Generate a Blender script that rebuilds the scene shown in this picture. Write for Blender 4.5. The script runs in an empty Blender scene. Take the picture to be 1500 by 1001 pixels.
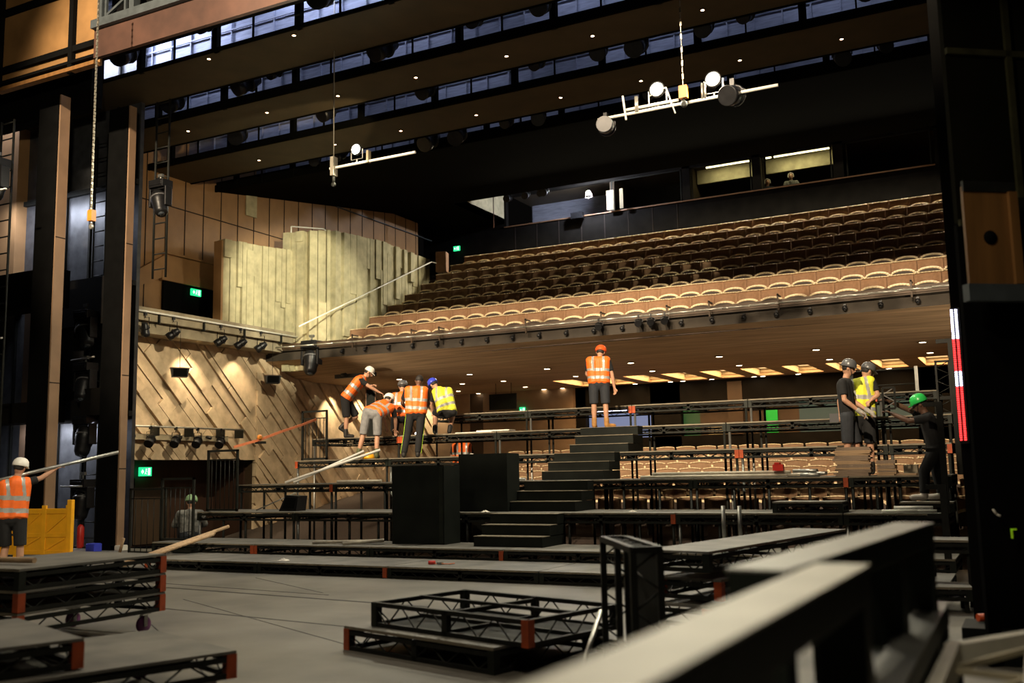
import bpy, bmesh, math, random
from mathutils import Vector, Matrix
random.seed(7)
PI=math.pi
SC=bpy.context.scene
COL=SC.collection
V=Vector
# ------------------------------------------------------------------ materials
MATS={}
def mat(name,col,rough=.6,metal=0.,var=.12,scale=6.,bump=0.,emit=None,es=0.,stretch=None,spec=.5,col2=None):
    m=bpy.data.materials.new(name); m.use_nodes=True
    nt=m.node_tree; b=nt.nodes['Principled BSDF']
    b.inputs['Roughness'].default_value=rough; b.inputs['Metallic'].default_value=metal
    b.inputs['Specular IOR Level'].default_value=spec
    c=(col[0],col[1],col[2],1)
    if var>0 or bump>0 or col2:
        tc=nt.nodes.new('ShaderNodeTexCoord'); mp=nt.nodes.new('ShaderNodeMapping')
        nt.links.new(tc.outputs['Object'],mp.inputs['Vector'])
        if stretch: mp.inputs['Scale'].default_value=stretch
        n=nt.nodes.new('ShaderNodeTexNoise'); n.inputs['Scale'].default_value=scale; n.inputs['Detail'].default_value=6
        nt.links.new(mp.outputs['Vector'],n.inputs['Vector'])
        r=nt.nodes.new('ShaderNodeValToRGB')
        r.color_ramp.elements[0].position=.3; r.color_ramp.elements[1].position=.7
        lo=tuple(x*(1-var) for x in col)+(1,); hi=tuple(min(1,x*(1+var)) for x in (col2 or col))+(1,)
        r.color_ramp.elements[0].color=lo; r.color_ramp.elements[1].color=hi
        nt.links.new(n.outputs['Fac'],r.inputs['Fac']); nt.links.new(r.outputs['Color'],b.inputs['Base Color'])
        if bump>0:
            bp=nt.nodes.new('ShaderNodeBump'); bp.inputs['Strength'].default_value=bump; bp.inputs['Distance'].default_value=.01
            nt.links.new(n.outputs['Fac'],bp.inputs['Height']); nt.links.new(bp.outputs['Normal'],b.inputs['Normal'])
    else: b.inputs['Base Color'].default_value=c
    if emit:
        b.inputs['Emission Color'].default_value=(emit[0],emit[1],emit[2],1); b.inputs['Emission Strength'].default_value=es
    MATS[name]=m
    return m
M=MATS
mat('concrete',(.48,.43,.27),.85,0,.22,3.5,.35,stretch=(1,1,1))
mat('concrete_diag',(.56,.42,.27),.85,0,.25,3.,.35,col2=(.55,.42,.28))
mat('concrete_dark',(.30,.25,.17),.85,0,.25,3.,.3)
mat('soffit',(.50,.35,.215),.8,0,.3,2.2,.3,stretch=(.25,6,6))
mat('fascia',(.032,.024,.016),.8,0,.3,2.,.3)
mat('brown_panel',(.36,.20,.085),.6,0,.12,2.,.05)
mat('pillar_brown',(.30,.185,.11),.6,0,.15,2.,.05)
mat('brown_dark',(.06,.035,.018),.6,0,.2,2.,.05)
mat('groove',(.02,.012,.008),.9,0,0)
mat('orange_wood',(.21,.098,.028),.55,0,.25,1.5,.05,stretch=(6,6,.6))
mat('ply_panel',(.30,.16,.058),.55,0,.25,1.5,.05)
mat('stage_floor',(.125,.115,.098),.55,0,.3,.9,.1,col2=(.15,.138,.115))
mat('tape',(.012,.012,.014),.5,0,0)
mat('deck_top',(.13,.125,.115),.6,0,.3,2.4,.1,col2=(.155,.145,.125))
mat('deck_edge',(.20,.17,.12),.7,0,.2,8)
mat('black_steel',(.014,.0145,.012),.55,0,.3,10,.05,spec=.2)
mat('green_black',(.011,.014,.010),.5,0,.3,10,.05,spec=.3)
mat('dark_rail_top',(.07,.068,.06),.5,0,.2,5,.1)
mat('grey_rail_top',(.20,.19,.16),.5,0,.2,5,.1)
mat('stalls_wall',(.30,.205,.13),.7,0,.15,2.,.05)
mat('orange_paint',(.42,.07,.018),.5,0,.25,9,.05)
mat('galv',(.33,.33,.31),.35,.8,.15,12,.03)
mat('alu',(.55,.53,.48),.32,.7,.1,12,.03)
mat('tube_paint',(.50,.45,.36),.5,.1,.15,10,.03)
mat('black_ply',(.010,.012,.010),.65,0,.3,3.,.05,spec=.15)
mat('matt_black',(.0045,.0045,.0045),.9,0,.2,3.,spec=.05)
mat('black_wall',(.009,.008,.007),.9,0,.3,2.,spec=.08)
mat('ceiling_black',(.0045,.0045,.0035),.95,0,.2,1.,spec=.02)
mat('bridge_brown',(.055,.038,.016),.7,0,.2,1.5)
mat('lantern_black',(.018,.018,.02),.38,.5,.2,10)
mat('lens',(.05,.06,.07),.08,0,0,spec=1)
mat('seat_tan',(.23,.125,.065),.8,0,.12,14,.15)
mat('seat_rim',(.72,.58,.36),.42,0,.1,10)
mat('seat_dark',(.035,.02,.013),.7,0,.1,10)
mat('carpet',(.045,.03,.022),.95,0,.3,20,.2)
mat('step_edge',(.26,.22,.14),.8,0,.2,5)
mat('rust_beam',(.07,.03,.019),.65,0,.3,2.,.1)
mat('grey_steel',(.085,.10,.11),.5,.3,.2,6)
mat('blue_metal',(.36,.38,.46),.45,.3,.2,3,stretch=(1,1,8))
mat('bay_metal',(.09,.093,.10),.4,.4,.3,4)
mat('dark_door',(.05,.022,.012),.6,0,.2,3,stretch=(6,6,.5))
mat('skin',(.50,.27,.17),.55,0,.08,20)
mat('skin_dark',(.13,.065,.04),.5,0,.08,20)
mat('hi_orange',(.95,.16,.015),.6,0,.1,12,.1)
mat('hi_yellow',(.78,.80,.05),.6,0,.1,12,.1)
mat('reflective',(.42,.42,.40),.35,.2,.1,20)
mat('black_cloth',(.010,.010,.011),.9,0,.2,12,.15)
mat('grey_cloth',(.22,.22,.225),.85,0,.2,12,.15)
mat('navy_cloth',(.022,.025,.032),.85,0,.2,12,.15)
mat('camo_cloth',(.17,.165,.15),.85,0,.5,14,.1)
mat('boot_tan',(.40,.20,.06),.7,0,.2,20)
mat('boot_black',(.02,.018,.016),.6,0,.2,20)
mat('boot_olive',(.08,.09,.035),.6,0,.3,20)
mat('shoe_white',(.65,.58,.52),.6,0,.1,20)
mat('glove',(.34,.32,.29),.8,0,.2,20)
mat('hair_dark',(.015,.011,.009),.7,0,.3,40,.4)
mat('hair_brown',(.09,.05,.03),.7,0,.3,40,.4)
mat('white_plastic',(.78,.76,.70),.3,0,.04,8)
mat('green_plastic',(.03,.55,.10),.3,0,.05,8)
mat('pale_green',(.30,.48,.25),.4,0,.25,20)
mat('orange_plastic',(.75,.10,.02),.3,0,.05,8)
mat('blue_plastic',(.05,.07,.60),.3,0,.05,8)
mat('grey_plastic',(.10,.10,.105),.3,0,.05,8)
mat('yellow_plastic',(.90,.42,.015),.38,0,.08,5)
mat('red_plastic',(.55,.03,.02),.35,0,.05,8)
mat('strap_orange',(.75,.22,.09),.7,0,.1,20)
mat('timber',(.42,.28,.16),.7,0,.25,3,.1,stretch=(1,8,8))
mat('plank_grey',(.26,.19,.135),.75,0,.35,3,.15,stretch=(1,8,8))
mat('paper',(.75,.70,.62),.8,0,.05,8)
mat('purple_rubber',(.16,.03,.14),.45,0,.1,8)
mat('stone_top',(.46,.43,.35),.55,0,.15,5,.1)
mat('olive_panel',(.008,.0075,.004),.9,0,.4,1.2,spec=.05)
mat('olive_edge',(.04,.038,.018),.8,0,.4,5,spec=.1)
mat('stalls_fabric',(.20,.115,.06),.8,0,.12,14,.15)
mat('green_tape',(.45,.80,.02),.5,0,0,emit=(.45,.8,.02),es=.15)
mat('chain',(.35,.32,.26),.4,.7,.1,8)
mat('hoist_orange',(.75,.25,.03),.4,0,.1,8)
mat('speaker_brown',(.24,.13,.07),.6,0,.15,8)
def em(name,col,s,base=(.02,.02,.02)): return mat(name,base,.5,0,0,emit=col,es=s)
em('em_work',(1,.93,.68),420)
em('em_down',(1,.60,.36),12)
em('em_soffit',(1,.78,.5),11)
em('em_coffer',(1,.60,.25),1.25)
em('em_tube',(1,.90,.45),6)
em('em_exit',(.02,.75,.25),1.5)
em('em_exit_w',(.8,1,.9),1.9)
em('em_red',(1,.03,.03),5)
em('em_white',(.75,.75,1),8)
em('em_blue',(.28,.36,.62),.55)
em('em_cool',(.7,.78,1),3)
em('em_green',(.03,.22,.05),.25)
em('em_teal',(.10,.17,.12),.35)
em('em_spark',(.7,.8,1),60)
# exit-sign style glass
g=bpy.data.materials.new('glass'); g.use_nodes=True
_b=g.node_tree.nodes['Principled BSDF']; _b.inputs['Transmission Weight'].default_value=1; _b.inputs['Roughness'].default_value=.02; _b.inputs['IOR'].default_value=1.02
M['glass']=g
# ------------------------------------------------------------------ mesh builder
class MB:
    def __init__(s): s.v=[];s.f=[];s.m=[];s.mi=0;s.sm=[];s.smooth=False
    def add(s,vs,fs):
        n=len(s.v); s.v+= [tuple(v) for v in vs]; s.f+=[tuple(i+n for i in f) for f in fs]; s.m+=[s.mi]*len(fs); s.sm+=[s.smooth]*len(fs); return s
    def box(s,x0,x1,y0,y1,z0,z1):
        vs=[(x,y,z) for x in(x0,x1) for y in(y0,y1) for z in(z0,z1)]
        return s.add(vs,[(0,1,3,2),(4,6,7,5),(0,4,5,1),(2,3,7,6),(0,2,6,4),(1,5,7,3)])
    def bar(s,p,q,w,h=None,up=(0,0,1)):
        p=V(p);q=V(q);h=h or w;d=(q-p)
        if d.length<1e-6:return s
        d.normalize();u=V(up)
        if abs(d.dot(u))>.98:u=V((0,1,0))
        a=d.cross(u).normalized();b=a.cross(d)
        vs=[c+a*(i*w/2)+b*(j*h/2) for c in(p,q) for i in(-1,1) for j in(-1,1)]
        return s.add(vs,[(0,1,3,2),(4,6,7,5),(0,4,5,1),(2,3,7,6),(0,2,6,4),(1,5,7,3)])
    def tube(s,p,q,r,r2=None,n=8,caps=True):
        p=V(p);q=V(q);r2=r if r2 is None else r2;d=q-p
        if d.length<1e-6:return s
        d.normalize();u=V((0,0,1)) if abs(d.z)<.95 else V((1,0,0))
        a=d.cross(u).normalized();b=a.cross(d)
        vs=[];fs=[]
        for c,rr in((p,r),(q,r2)):
            for i in range(n):
                t=2*PI*i/n; vs.append(c+a*(math.cos(t)*rr)+b*(math.sin(t)*rr))
        sm=s.smooth;s.smooth=True
        fs=[(i,(i+1)%n,n+(i+1)%n,n+i) for i in range(n)]
        k=len(s.v); s.add(vs,fs); s.smooth=sm
        if caps: s.f+=[tuple(k+i for i in range(n))[::-1],tuple(k+n+i for i in range(n))]; s.m+=[s.mi]*2; s.sm+=[False]*2
        return s
    def path(s,pts,r,n=8):
        for a,b in zip(pts,pts[1:]): s.tube(a,b,r,n=n)
        return s
    def lathe(s,prof,c=(0,0,0),ax='z',n=16,mtx=None):
        vs=[];fs=[]
        for r,z in prof:
            for i in range(n):
                t=2*PI*i/n; p=V((math.cos(t)*r,math.sin(t)*r,z))
                if ax=='x':p=V((p.z,p.x,p.y))
                if ax=='y':p=V((p.x,p.z,-p.y)) if False else V((p.x,p.z,p.y))
                if mtx:p=mtx@p
                vs.append(p+V(c))
        for j in range(len(prof)-1):
            for i in range(n):
                fs.append((j*n+i,j*n+(i+1)%n,(j+1)*n+(i+1)%n,(j+1)*n+i))
        fs.append(tuple(range(n))[::-1]);k=(len(prof)-1)*n;fs.append(tuple(k+i for i in range(n)))
        sm=s.smooth;s.smooth=True;s.add(vs,fs);s.smooth=sm;return s
    def prism(s,poly,off):
        n=len(poly);o=V(off);vs=[V(p) for p in poly]+[V(p)+o for p in poly]
        return s.add(vs,[tuple(range(n))[::-1],tuple(range(n,2*n))]+[(i,(i+1)%n,n+(i+1)%n,n+i) for i in range(n)])
    def mesh(s,name,mats):
        me=bpy.data.meshes.new(name); me.from_pydata(s.v,[],s.f)
        for m in (mats if isinstance(mats,(list,tuple)) else [mats]): me.materials.append(M[m])
        me.polygons.foreach_set('material_index',s.m); me.polygons.foreach_set('use_smooth',s.sm)
        bm=bmesh.new();bm.from_mesh(me);bmesh.ops.recalc_face_normals(bm,faces=bm.faces);bm.to_mesh(me);bm.free()
        me.update();return me
    def build(s,name,mats,parent=None,bevel=0):
        o=bpy.data.objects.new(name,s.mesh(name,mats));COL.objects.link(o)
        if parent:o.parent=parent
        if bevel:
            b=o.modifiers.new('b','BEVEL');b.width=bevel;b.segments=2;b.limit_method='ANGLE'
        return o
def link_mesh(name,me,parent=None,loc=None,rot=None):
    o=bpy.data.objects.new(name,me);COL.objects.link(o)
    if parent:o.parent=parent
    if loc:o.location=loc
    if rot:o.rotation_euler=rot
    return o
def tag(o,label=None,cat=None,group=None,kind=None):
    if label:o['label']=label
    if cat:o['category']=cat
    if group:o['group']=group
    if kind:o['kind']=kind
    return o
def empty(name,loc,rz=0,label=None,cat=None,group=None):
    o=bpy.data.objects.new(name,None);COL.objects.link(o);o.location=loc;o.rotation_euler=(0,0,rz)
    o.empty_display_size=.1
    return tag(o,label,cat,group)
def struct(mb,name,mats,bevel=0): return tag(mb.build(name,mats,None,bevel),kind='structure')
def kids(o): return [c for c in bpy.data.objects if c.parent==o]
def copy_tree(o,parent=None,ch=None):
    c=o.copy();COL.objects.link(c)
    if parent:c.parent=parent
    for k in o.children: copy_tree(k,c)
    return c
def dup(o,loc,rz=None,label=None,group=None,scale=None):
    c=copy_tree(o);c.location=loc
    if rz is not None:c.rotation_euler=(0,0,rz)
    if label:c['label']=label
    if group:c['group']=group
    if scale:c.scale=scale
    return c
def spot(loc,tgt,power,col=(1,.8,.55),size=60,blend=.4,rad=.05,name='spot_lamp'):
    l=bpy.data.lights.new(name,'SPOT');l.energy=power;l.color=col;l.spot_size=math.radians(size);l.spot_blend=blend;l.shadow_soft_size=rad
    o=bpy.data.objects.new(name,l);COL.objects.link(o);o.location=loc
    o.rotation_euler=(V(tgt)-V(loc)).to_track_quat('-Z','Y').to_euler();return o
def area(loc,tgt,power,col,sx,sy,name='area_lamp'):
    l=bpy.data.lights.new(name,'AREA');l.energy=power;l.color=col;l.shape='RECTANGLE';l.size=sx;l.size_y=sy
    o=bpy.data.objects.new(name,l);COL.objects.link(o);o.location=loc
    o.rotation_euler=(V(tgt)-V(loc)).to_track_quat('-Z','Y').to_euler();return o
def point(loc,power,col,rad=.05,name='lamp_light'):
    l=bpy.data.lights.new(name,'POINT');l.energy=power;l.color=col;l.shadow_soft_size=rad
    o=bpy.data.objects.new(name,l);COL.objects.link(o);o.location=loc;return o
# ================================================================== SETTING
b=MB();b.box(-30,6,-3,15.6,-.3,0);struct(b,'floor','stage_floor')
# tape and board joint lines on the stage floor
b=MB()
for (x0,y0,x1,y1,w) in [(-13.2,10.45,-6.2,9.75,.05),(-12.9,10.75,-8.0,10.25,.015),(-12.4,9.0,-5.6,8.15,.025),(-9.5,9.3,-5.2,7.2,.008),(-8.2,7.6,-4.8,5.2,.008),(-10.4,11.6,-8.2,10.4,.008)]:
    b.bar((x0,y0,.002),(x1,y1,.002),w,.003)
tag(b.build('trim_1','tape'),kind='structure')
# raked stalls floor, two blocks
b=MB();b.prism([(-21.2,15.6,-1.35),(-21.2,20.5,-.55),(-21.2,33.6,1.75),(-21.2,33.6,-2.),(-21.2,15.6,-2.)],(26,0,0))
struct(b,'floor_2','carpet')
b=MB();b.box(-21,-18.6,17.9,22.8,-.9,-.35);struct(b,'floor_3','carpet')
# ---------------- clip helper for board-marked concrete
def clip(poly,y0,y1,z0,z1):
    def c(ps,ins,inter):
        out=[]
        for i in range(len(ps)):
            a,bb=ps[i-1],ps[i]
            if ins(bb):
                if not ins(a):out.append(inter(a,bb))
                out.append(bb)
            elif ins(a):out.append(inter(a,bb))
        return out
    def mk(ax,v,sg):
        def ins(p):return sg*(p[ax]-v)>=-1e-9
        def it(a,q):
            t=(v-a[ax])/(q[ax]-a[ax]);return (a[0]+(q[0]-a[0])*t,a[1]+(q[1]-a[1])*t)
        return ins,it
    for ax,v,sg in((0,y0,1),(0,y1,-1),(1,z0,1),(1,z1,-1)):
        if not poly:return poly
        poly=c(poly,*mk(ax,v,sg))
    return poly
def diag_boards(b,x,y0,y1,z0,z1,rng,ang=-44,holes=()):
    # boards run down to the right at ang degrees; depths vary so each board throws an edge shadow
    ca,sa=math.cos(math.radians(ang)),math.sin(math.radians(ang))
    def P(u,v):return (u*ca-v*sa,u*sa+v*ca)
    cs=[(y*ca+z*sa,-y*sa+z*ca) for y in(y0,y1) for z in(z0,z1)]
    u0,u1=min(c[0] for c in cs),max(c[0] for c in cs);v0,v1=min(c[1] for c in cs),max(c[1] for c in cs)
    v=v0;lasts=0
    while v<v1:
        w=rng.choice((.18,.24,.30,.34));u=u0-rng.random()*1.5
        while u<u1:
            L=rng.choice((.7,1.2,1.9,2.6,3.4));d=rng.choice((.0,.02,.05,.09,.12,.03))
            gp=.009;poly=clip([P(u+gp,v+gp),P(u+L-gp,v+gp),P(u+L-gp,v+w-gp),P(u+gp,v+w-gp)],y0,y1,z0,z1)
            if len(poly)>2: b.prism([(x,p[0],p[1]) for p in poly],(d+.06,0,0))
            u+=L
        v+=w
rng=random.Random(11)
b=MB();b.mi=1;b.box(-21.35,-21.0,15.6,22.9-4.6,-1,5.9);b.box(-21.35,-21.0,18.3,23.2,1.97,5.9);b.box(-21.35,-21.0,23.2,34,-1,5.9)  # dark backing in the board gaps imitates thin shadow lines
b.mi=0
diag_boards(b,-21.0,16.2,23.2,1.98,5.25,rng);diag_boards(b,-21.0,23.2,34,-.6,4.63,rng);diag_boards(b,-21.0,23.2,25.4,4.63,5.25,rng)
struct(b,'wall_left',['concrete_diag','brown_dark'])
# ledge / beam on top of the diagonal wall, and shelf behind the lower pipe
b=MB();b.box(-21.1,-20.3,16,25.6,5.25,5.55);b.box(-21.9,-20.15,16,25.6,5.55,5.9);b.box(-21,-20.75,16,21.9,2.5,2.66)
struct(b,'trim_2','concrete_dark',.01)
# doorway recess under the diagonal wall
b=MB();b.box(-22.6,-22.5,18,23.4,-.4,2.2);b.box(-22.5,-21.3,18,18.3,-.4,2);b.box(-22.5,-21.3,23.15,23.4,-.4,2)
struct(b,'wall_left_recess','dark_door')
for i,(y0,y1) in enumerate(((18.75,20.0),(20.05,21.3))):
    d=MB().box(-22.5,-22.44,y0,y1,-.35,1.5).build('door_%d'%(i+1),'brown_dark');tag(d,kind='structure')
    MB().box(-22.44,-22.38,y1-.15,y1-.12,.3,1.0).build('door_handle','orange_wood',d)
# ---------------- vertically board-marked upper wall (stepped, curves round to the circle)
def vboards(b,p,q,z0,z1a,z1b,rng,nrm=1,step=None):
    p=V((p[0],p[1],0));q=V((q[0],q[1],0));L=(q-p).length;d=(q-p).normalized();n=V((d.y,-d.x,0))*nrm
    s=0
    while s<L-1e-3:
        w=min(rng.choice((.16,.22,.27,.33)),L-s)
        a=p+d*s;c=p+d*(s+w);t=(s+w/2)/L;zt=z1a+(z1b-z1a)*t
        zb=z0 if step is None else step(a.lerp(c,.5).y)-.3
        cuts=sorted([zb,zt]+[zb+(zt-zb)*rng.random() for _ in range(rng.choice((0,1,1,2)))])
        for e,f in zip(cuts,cuts[1:]):
            dep=rng.choice((.0,.03,.07,.11))+.2
            g0=.010
            b.prism([a+d*g0+V((0,0,e)),c-d*g0+V((0,0,e)),c-d*g0+V((0,0,f)),a+d*g0+V((0,0,f))],n*dep)
        s+=w
rng=random.Random(5)
b=MB()
vboards(b,(-20.9,21.5),(-20.25,25.4),5.85,8.42,8.55,rng)
b.mi=1;b.box(-20.98,-20.68,21.42,21.5,5.9,8.38)
struct(b,'wall_left_parapet',['concrete','brown_panel'])
b=MB()
pts=[(-20.4,24.25,9.1),(-19.7,24.35,9.12),(-19.32,24.9,9.2),(-19.25,27.4,9.35),(-19.35,30.5,9.3)]
def stepz(y): return 5.0+.51*max(0,(y-24.3))
for (x0,y0,z0),(x1,y1,z1) in zip(pts,pts[1:]): vboards(b,(x0-.2,y0),(x1-.2,y1),5.85,z0,z1,rng,1,stepz)
b.box(-20.6,-20.3,24.2,25.6,5.9,9.05)
struct(b,'wall_left_circle','concrete')
# brown panelled upper wall behind
b=MB();b.box(-23.2,-22,15.7,34,5.6,13.2);b.mi=1
y=16.05
while y<34: b.box(-22,-21.988,y,y+.03,5.9,13.2);y+=.74
b.box(-22,-21.987,16,34,9.4,9.43)
struct(b,'wall_left_upper',['brown_panel','groove'])
MB().box(-21.99,-21.95,23.75,24.35,9.75,10.75)
o=MB().box(-21.985,-21.955,23.8,24.3,9.85,10.95).build('wall_access_panel','concrete');tag(o,'pale rectangular access panel high on the brown panelled wall','panel')
# long recessed light slots at the wall head
b=MB();b.box(-22,-21.93,28.5,35,11.2,11.23);struct(b,'trim_3','grey_steel')
# black slab standing in for the shaded opening (side entrance), with brown box parapet
b=MB();b.box(-21.98,-21.85,20.3,22.6,7.15,7.42);b.box(-22.0,-21.9,20.4,22.6,7.42,7.95)
b.box(-21.9,-21.8,20.35,22.6,7.93,7.99)
b.prism([(-21.99,20.5,7.3),(-21.99,20.5,7.95),(-21.99,18.3,6.6),(-21.99,18.3,6.3)],(.12,0,0))
struct(b,'trim_4','brown_panel')
b=MB();b.box(-21.97,-21.9,20.4,24.5,5.9,7.15);struct(b,'wall_left_opening_shade','matt_black')
# ---------------- circle: fascia, soffit, rake
def fy(x):  # plan curve of the circle front
    return 24.15-((x+9.5)/10.)**2*.42
b=MB();n=24;xs=[-20.9+(i/n)*24 for i in range(n+1)]
def sweep(b,prof,mi=0,smooth=False):
    k=len(prof);vs=[];fs=[]
    for x in xs:
        f=fy(x)
        for (dy,z) in prof: vs.append((x,f+dy,z))
    for i in range(n):
        for j in range(k-1): fs.append((i*k+j,(i+1)*k+j,(i+1)*k+j+1,i*k+j+1))
    b.mi=mi;sm=b.smooth;b.smooth=smooth;b.add(vs,fs);b.smooth=sm
sweep(b,[(.25,5.1),(.25,5.50),(0,5.50),(0,5.34),(.03,5.34),(.03,5.31)],1)
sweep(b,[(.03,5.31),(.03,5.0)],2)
sweep(b,[(.03,5.0),(.10,4.98),(1.3,4.6),(2.,4.52)],0)
sweep(b,[(2.,4.52),(6.2,4.5)],0)
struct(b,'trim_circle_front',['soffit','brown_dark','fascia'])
# soffit with coffers left open
cof=[-14.36+1.285*i for i in range(10)]
b=MB()
b.box(-21,4,30.2,30.45,4.5,4.6);b.box(-21,4,33.1,36,4.5,4.6)
b.box(-21,cof[0],30.45,33.1,4.5,4.6)
for a,c in zip(cof,cof[1:]): b.box(a+.78,c,30.45,33.1,4.5,4.6)
b.box(cof[-1]+.78,4,30.45,33.1,4.5,4.6)
struct(b,'ceiling_under_circle','soffit')
b=MB()
for a in cof:
    b.box(a,a+.78,30.45,30.5,4.6,4.8);b.box(a,a+.78,33.05,33.1,4.6,4.8);b.box(a-.02,a,30.45,33.1,4.6,4.8);b.box(a+.78,a+.8,30.45,33.1,4.6,4.8);b.box(a,a+.78,30.45,33.1,4.8,4.84)
struct(b,'ceiling_coffer_lining','concrete_dark')
for i,a in enumerate(cof):
    e=empty('coffer_light',(a+.39,31.8,4.72),0,'warm glowing recessed coffer light in the ceiling under the circle','ceiling light','coffer lights under the circle')
    MB().box(-.36,.36,-1.25,1.2,.0,.03).build('glow_panel','em_coffer',e)  # glowing panel stands in for a recess lit by a hidden lamp
    MB().box(-.39,.39,-1.3,-1.25,-.02,.05).box(-.39,.39,1.2,1.25,-.02,.05).box(-.39,-.37,-1.3,1.25,-.02,.05).box(.37,.39,-1.3,1.25,-.02,.05).build('frame','concrete_dark',e)
    area((a+.39,31.8,4.70),(a+.39,31.8,4),60,(1,.62,.28),.7,2.3)
# circle rake
b=MB()
for k in range(8):
    z=5.02+.51*k; b.box(-18.75,3,24.45+k,36,z-.51,z) if k else b.box(-18.75,3,24.45,36,4.88,z)
b.box(-21,3,32.4,36,8.5,8.95)
struct(b,'floor_circle','carpet')
b=MB()
for k in range(16):
    z=5.02+.255*k+.12; b.box(-19.6,-18.75,24.45+.5*k,24.98+.5*k,z-.3,z)
struct(b,'stairs_circle_aisle','step_edge')
# rear walls
b=MB();b.box(-23,4,36,36.2,8.5,11.62);b.box(-23,-18.9,36,36.2,11.6,13.4);b.box(-23,4,36.0,36.2,12.9,13.8);b.box(-11.25,-10.95,36,36.2,11.6,13)
b.box(-8.55,-8.25,36,36.2,11.6,13);b.box(-5.65,-5.3,36,36.2,11.6,13);b.box(-2.3,4,36,36.2,11.6,13);b.mi=1
x=-18.5
while x<-11: b.box(x,x+.02,35.99,36,9.4,11.6);x+=1.0
struct(b,'wall_rear_circle',['black_wall','groove'])
b=MB();b.box(-19,-2.3,35.96,36.0,11.6,11.64);struct(b,'trim_5','speaker_brown')
b=MB();b.box(-21,-19.3,33.4,33.6,0,4.5);b.box(-18.7,-14.9,33.4,33.6,0,4.5);b.mi=1;b.box(-19.3,-18.7,33.45,33.6,0,4.5);b.mi=2
b.box(-14.9,-14.5,33.6,33.8,0,4.5);b.box(-14.9,4,33.6,33.8,3.65,4.5);b.box(-12.0,-10.9,33.6,33.8,0,4.5);b.box(-14.9,4,33.6,33.8,0,2.6);b.box(-3.2,4,33.6,33.8,0,4.5);b.mi=3;b.box(-9.2,-8.7,33.55,33.6,2.6,4.4)
struct(b,'wall_rear_stalls',['stalls_wall','brown_dark','black_wall','brown_dark'])
# foyer windows behind the stalls
for i,(x0,x1,m) in enumerate(((-14.5,-12.0,'em_blue'),(-10.9,-10.3,'em_green'),(-6.9,-3.2,'em_teal'))):
    f=MB().box(x0,x1,33.9,33.94,2.6,3.65).build('window_%d'%(i+1),m);tag(f,kind='structure')
b=MB();b.box(-10.3,-6.9,33.9,33.95,2.6,3.65);struct(b,'wall_foyer','brown_dark')
o=MB().box(-14.5,-13,33.82,33.86,3.58,3.62).build('foyer_strip_light','em_white');tag(o,'thin white strip light above the blue foyer window','strip light')
for (x0,x1,z0,z1,m,nm,lab) in ((-11.4,-11.05,2.62,3.2,'green_plastic','foyer_banner','bright green banner behind the stalls, beside the blue window'),(-8.0,-7.6,2.62,3.4,'green_plastic','foyer_screen','green lit panel behind the stalls, near the teal window'),(-10.0,-9.0,2.62,2.95,'step_edge','foyer_cabinet','low cream cabinet in the foyer between two dark decks')):
    tag(MB().box(x0,x1,33.81,33.87,z0,z1).build(nm,m),lab,'panel')
# auditorium ceiling: rises to the rear with the projection slot cut in
b=MB();b.prism([(-23,22.5,10.3),(-23,32.2,11.78),(-23,32.2,12.1),(-23,22.5,10.6)],(27,0,0))
b.box(-23,-19,32.2,36,11.78,12.0);b.box(-19,4,32.3,36.2,13.3,13.5);b.box(-19,4,32.2,32.4,12,13.4)
struct(b,'ceiling','ceiling_black')
b=MB();b.box(-19.2,-19,32.2,36,11.78,13.4);struct(b,'wall_slot_left','concrete')
# control booth interiors
b=MB();b.box(-14.3,-14.1,36.2,38.6,11.0,13.4);b.box(-19,4,38.6,38.8,11,13.4);b.box(-19,4,36.2,38.8,10.8,11.0);b.box(-19,4,36.2,38.8,13.1,13.3);b.box(-11.2,-11.05,36.2,38.6,11.4,13.3);b.box(-8.5,-8.4,36.2,38.6,11.4,13.3)
b.box(-5.6,-5.45,36.2,38.6,11.4,13.3)
b.mi=1;b.box(-18.9,-14.3,38.5,38.6,11.0,13.2);b.mi=2;b.box(-11.0,-8.6,37.2,37.3,12.55,13.1);b.box(-8.3,-5.7,37.2,37.3,12.55,13.1)
struct(b,'wall_booth',['bridge_brown','blue_metal','concrete'])
for i,(x0,x1) in enumerate(((-14.2,-11.3),(-10.9,-8.6),(-8.2,-5.7),(-5.2,-2.4))):
    f=MB().box(x0,x1,36.05,36.09,11.62,11.68).box(x0,x1,36.05,36.09,12.86,12.92).box(x0,x0+.05,36.05,36.09,11.6,12.9).box(x1-.05,x1,36.05,36.09,11.6,12.9).build('window_%d'%(i+4),'black_steel')
    tag(f,kind='structure');MB().box(x0+.05,x1-.05,36.06,36.07,11.68,12.86).build('pane','glass',f)
for i,(x0,x1) in enumerate(((-10.45,-8.75),(-8.15,-7.95),(-7.85,-5.8))):
    e=empty('booth_tube_light',((x0+x1)/2,36.6,12.98),0,['warm fluorescent tube over the left booth window','short warm tube stub at the right booth window corner','long warm fluorescent tube over the right booth window'][i],'ceiling light')
    h=(x1-x0)/2
    MB().tube((-h,0,0),(h,0,0),.03).build('tube','em_tube',e);MB().box(-h,h,.02,.07,.02,.08).build('housing','white_plastic',e)
area((-9.7,36.7,12.9),(-9.7,37.0,12),9,(1,.9,.5),1.4,.1);area((-7,36.7,12.9),(-7,37.0,12),12,(1,.9,.5),1.8,.1)
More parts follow.
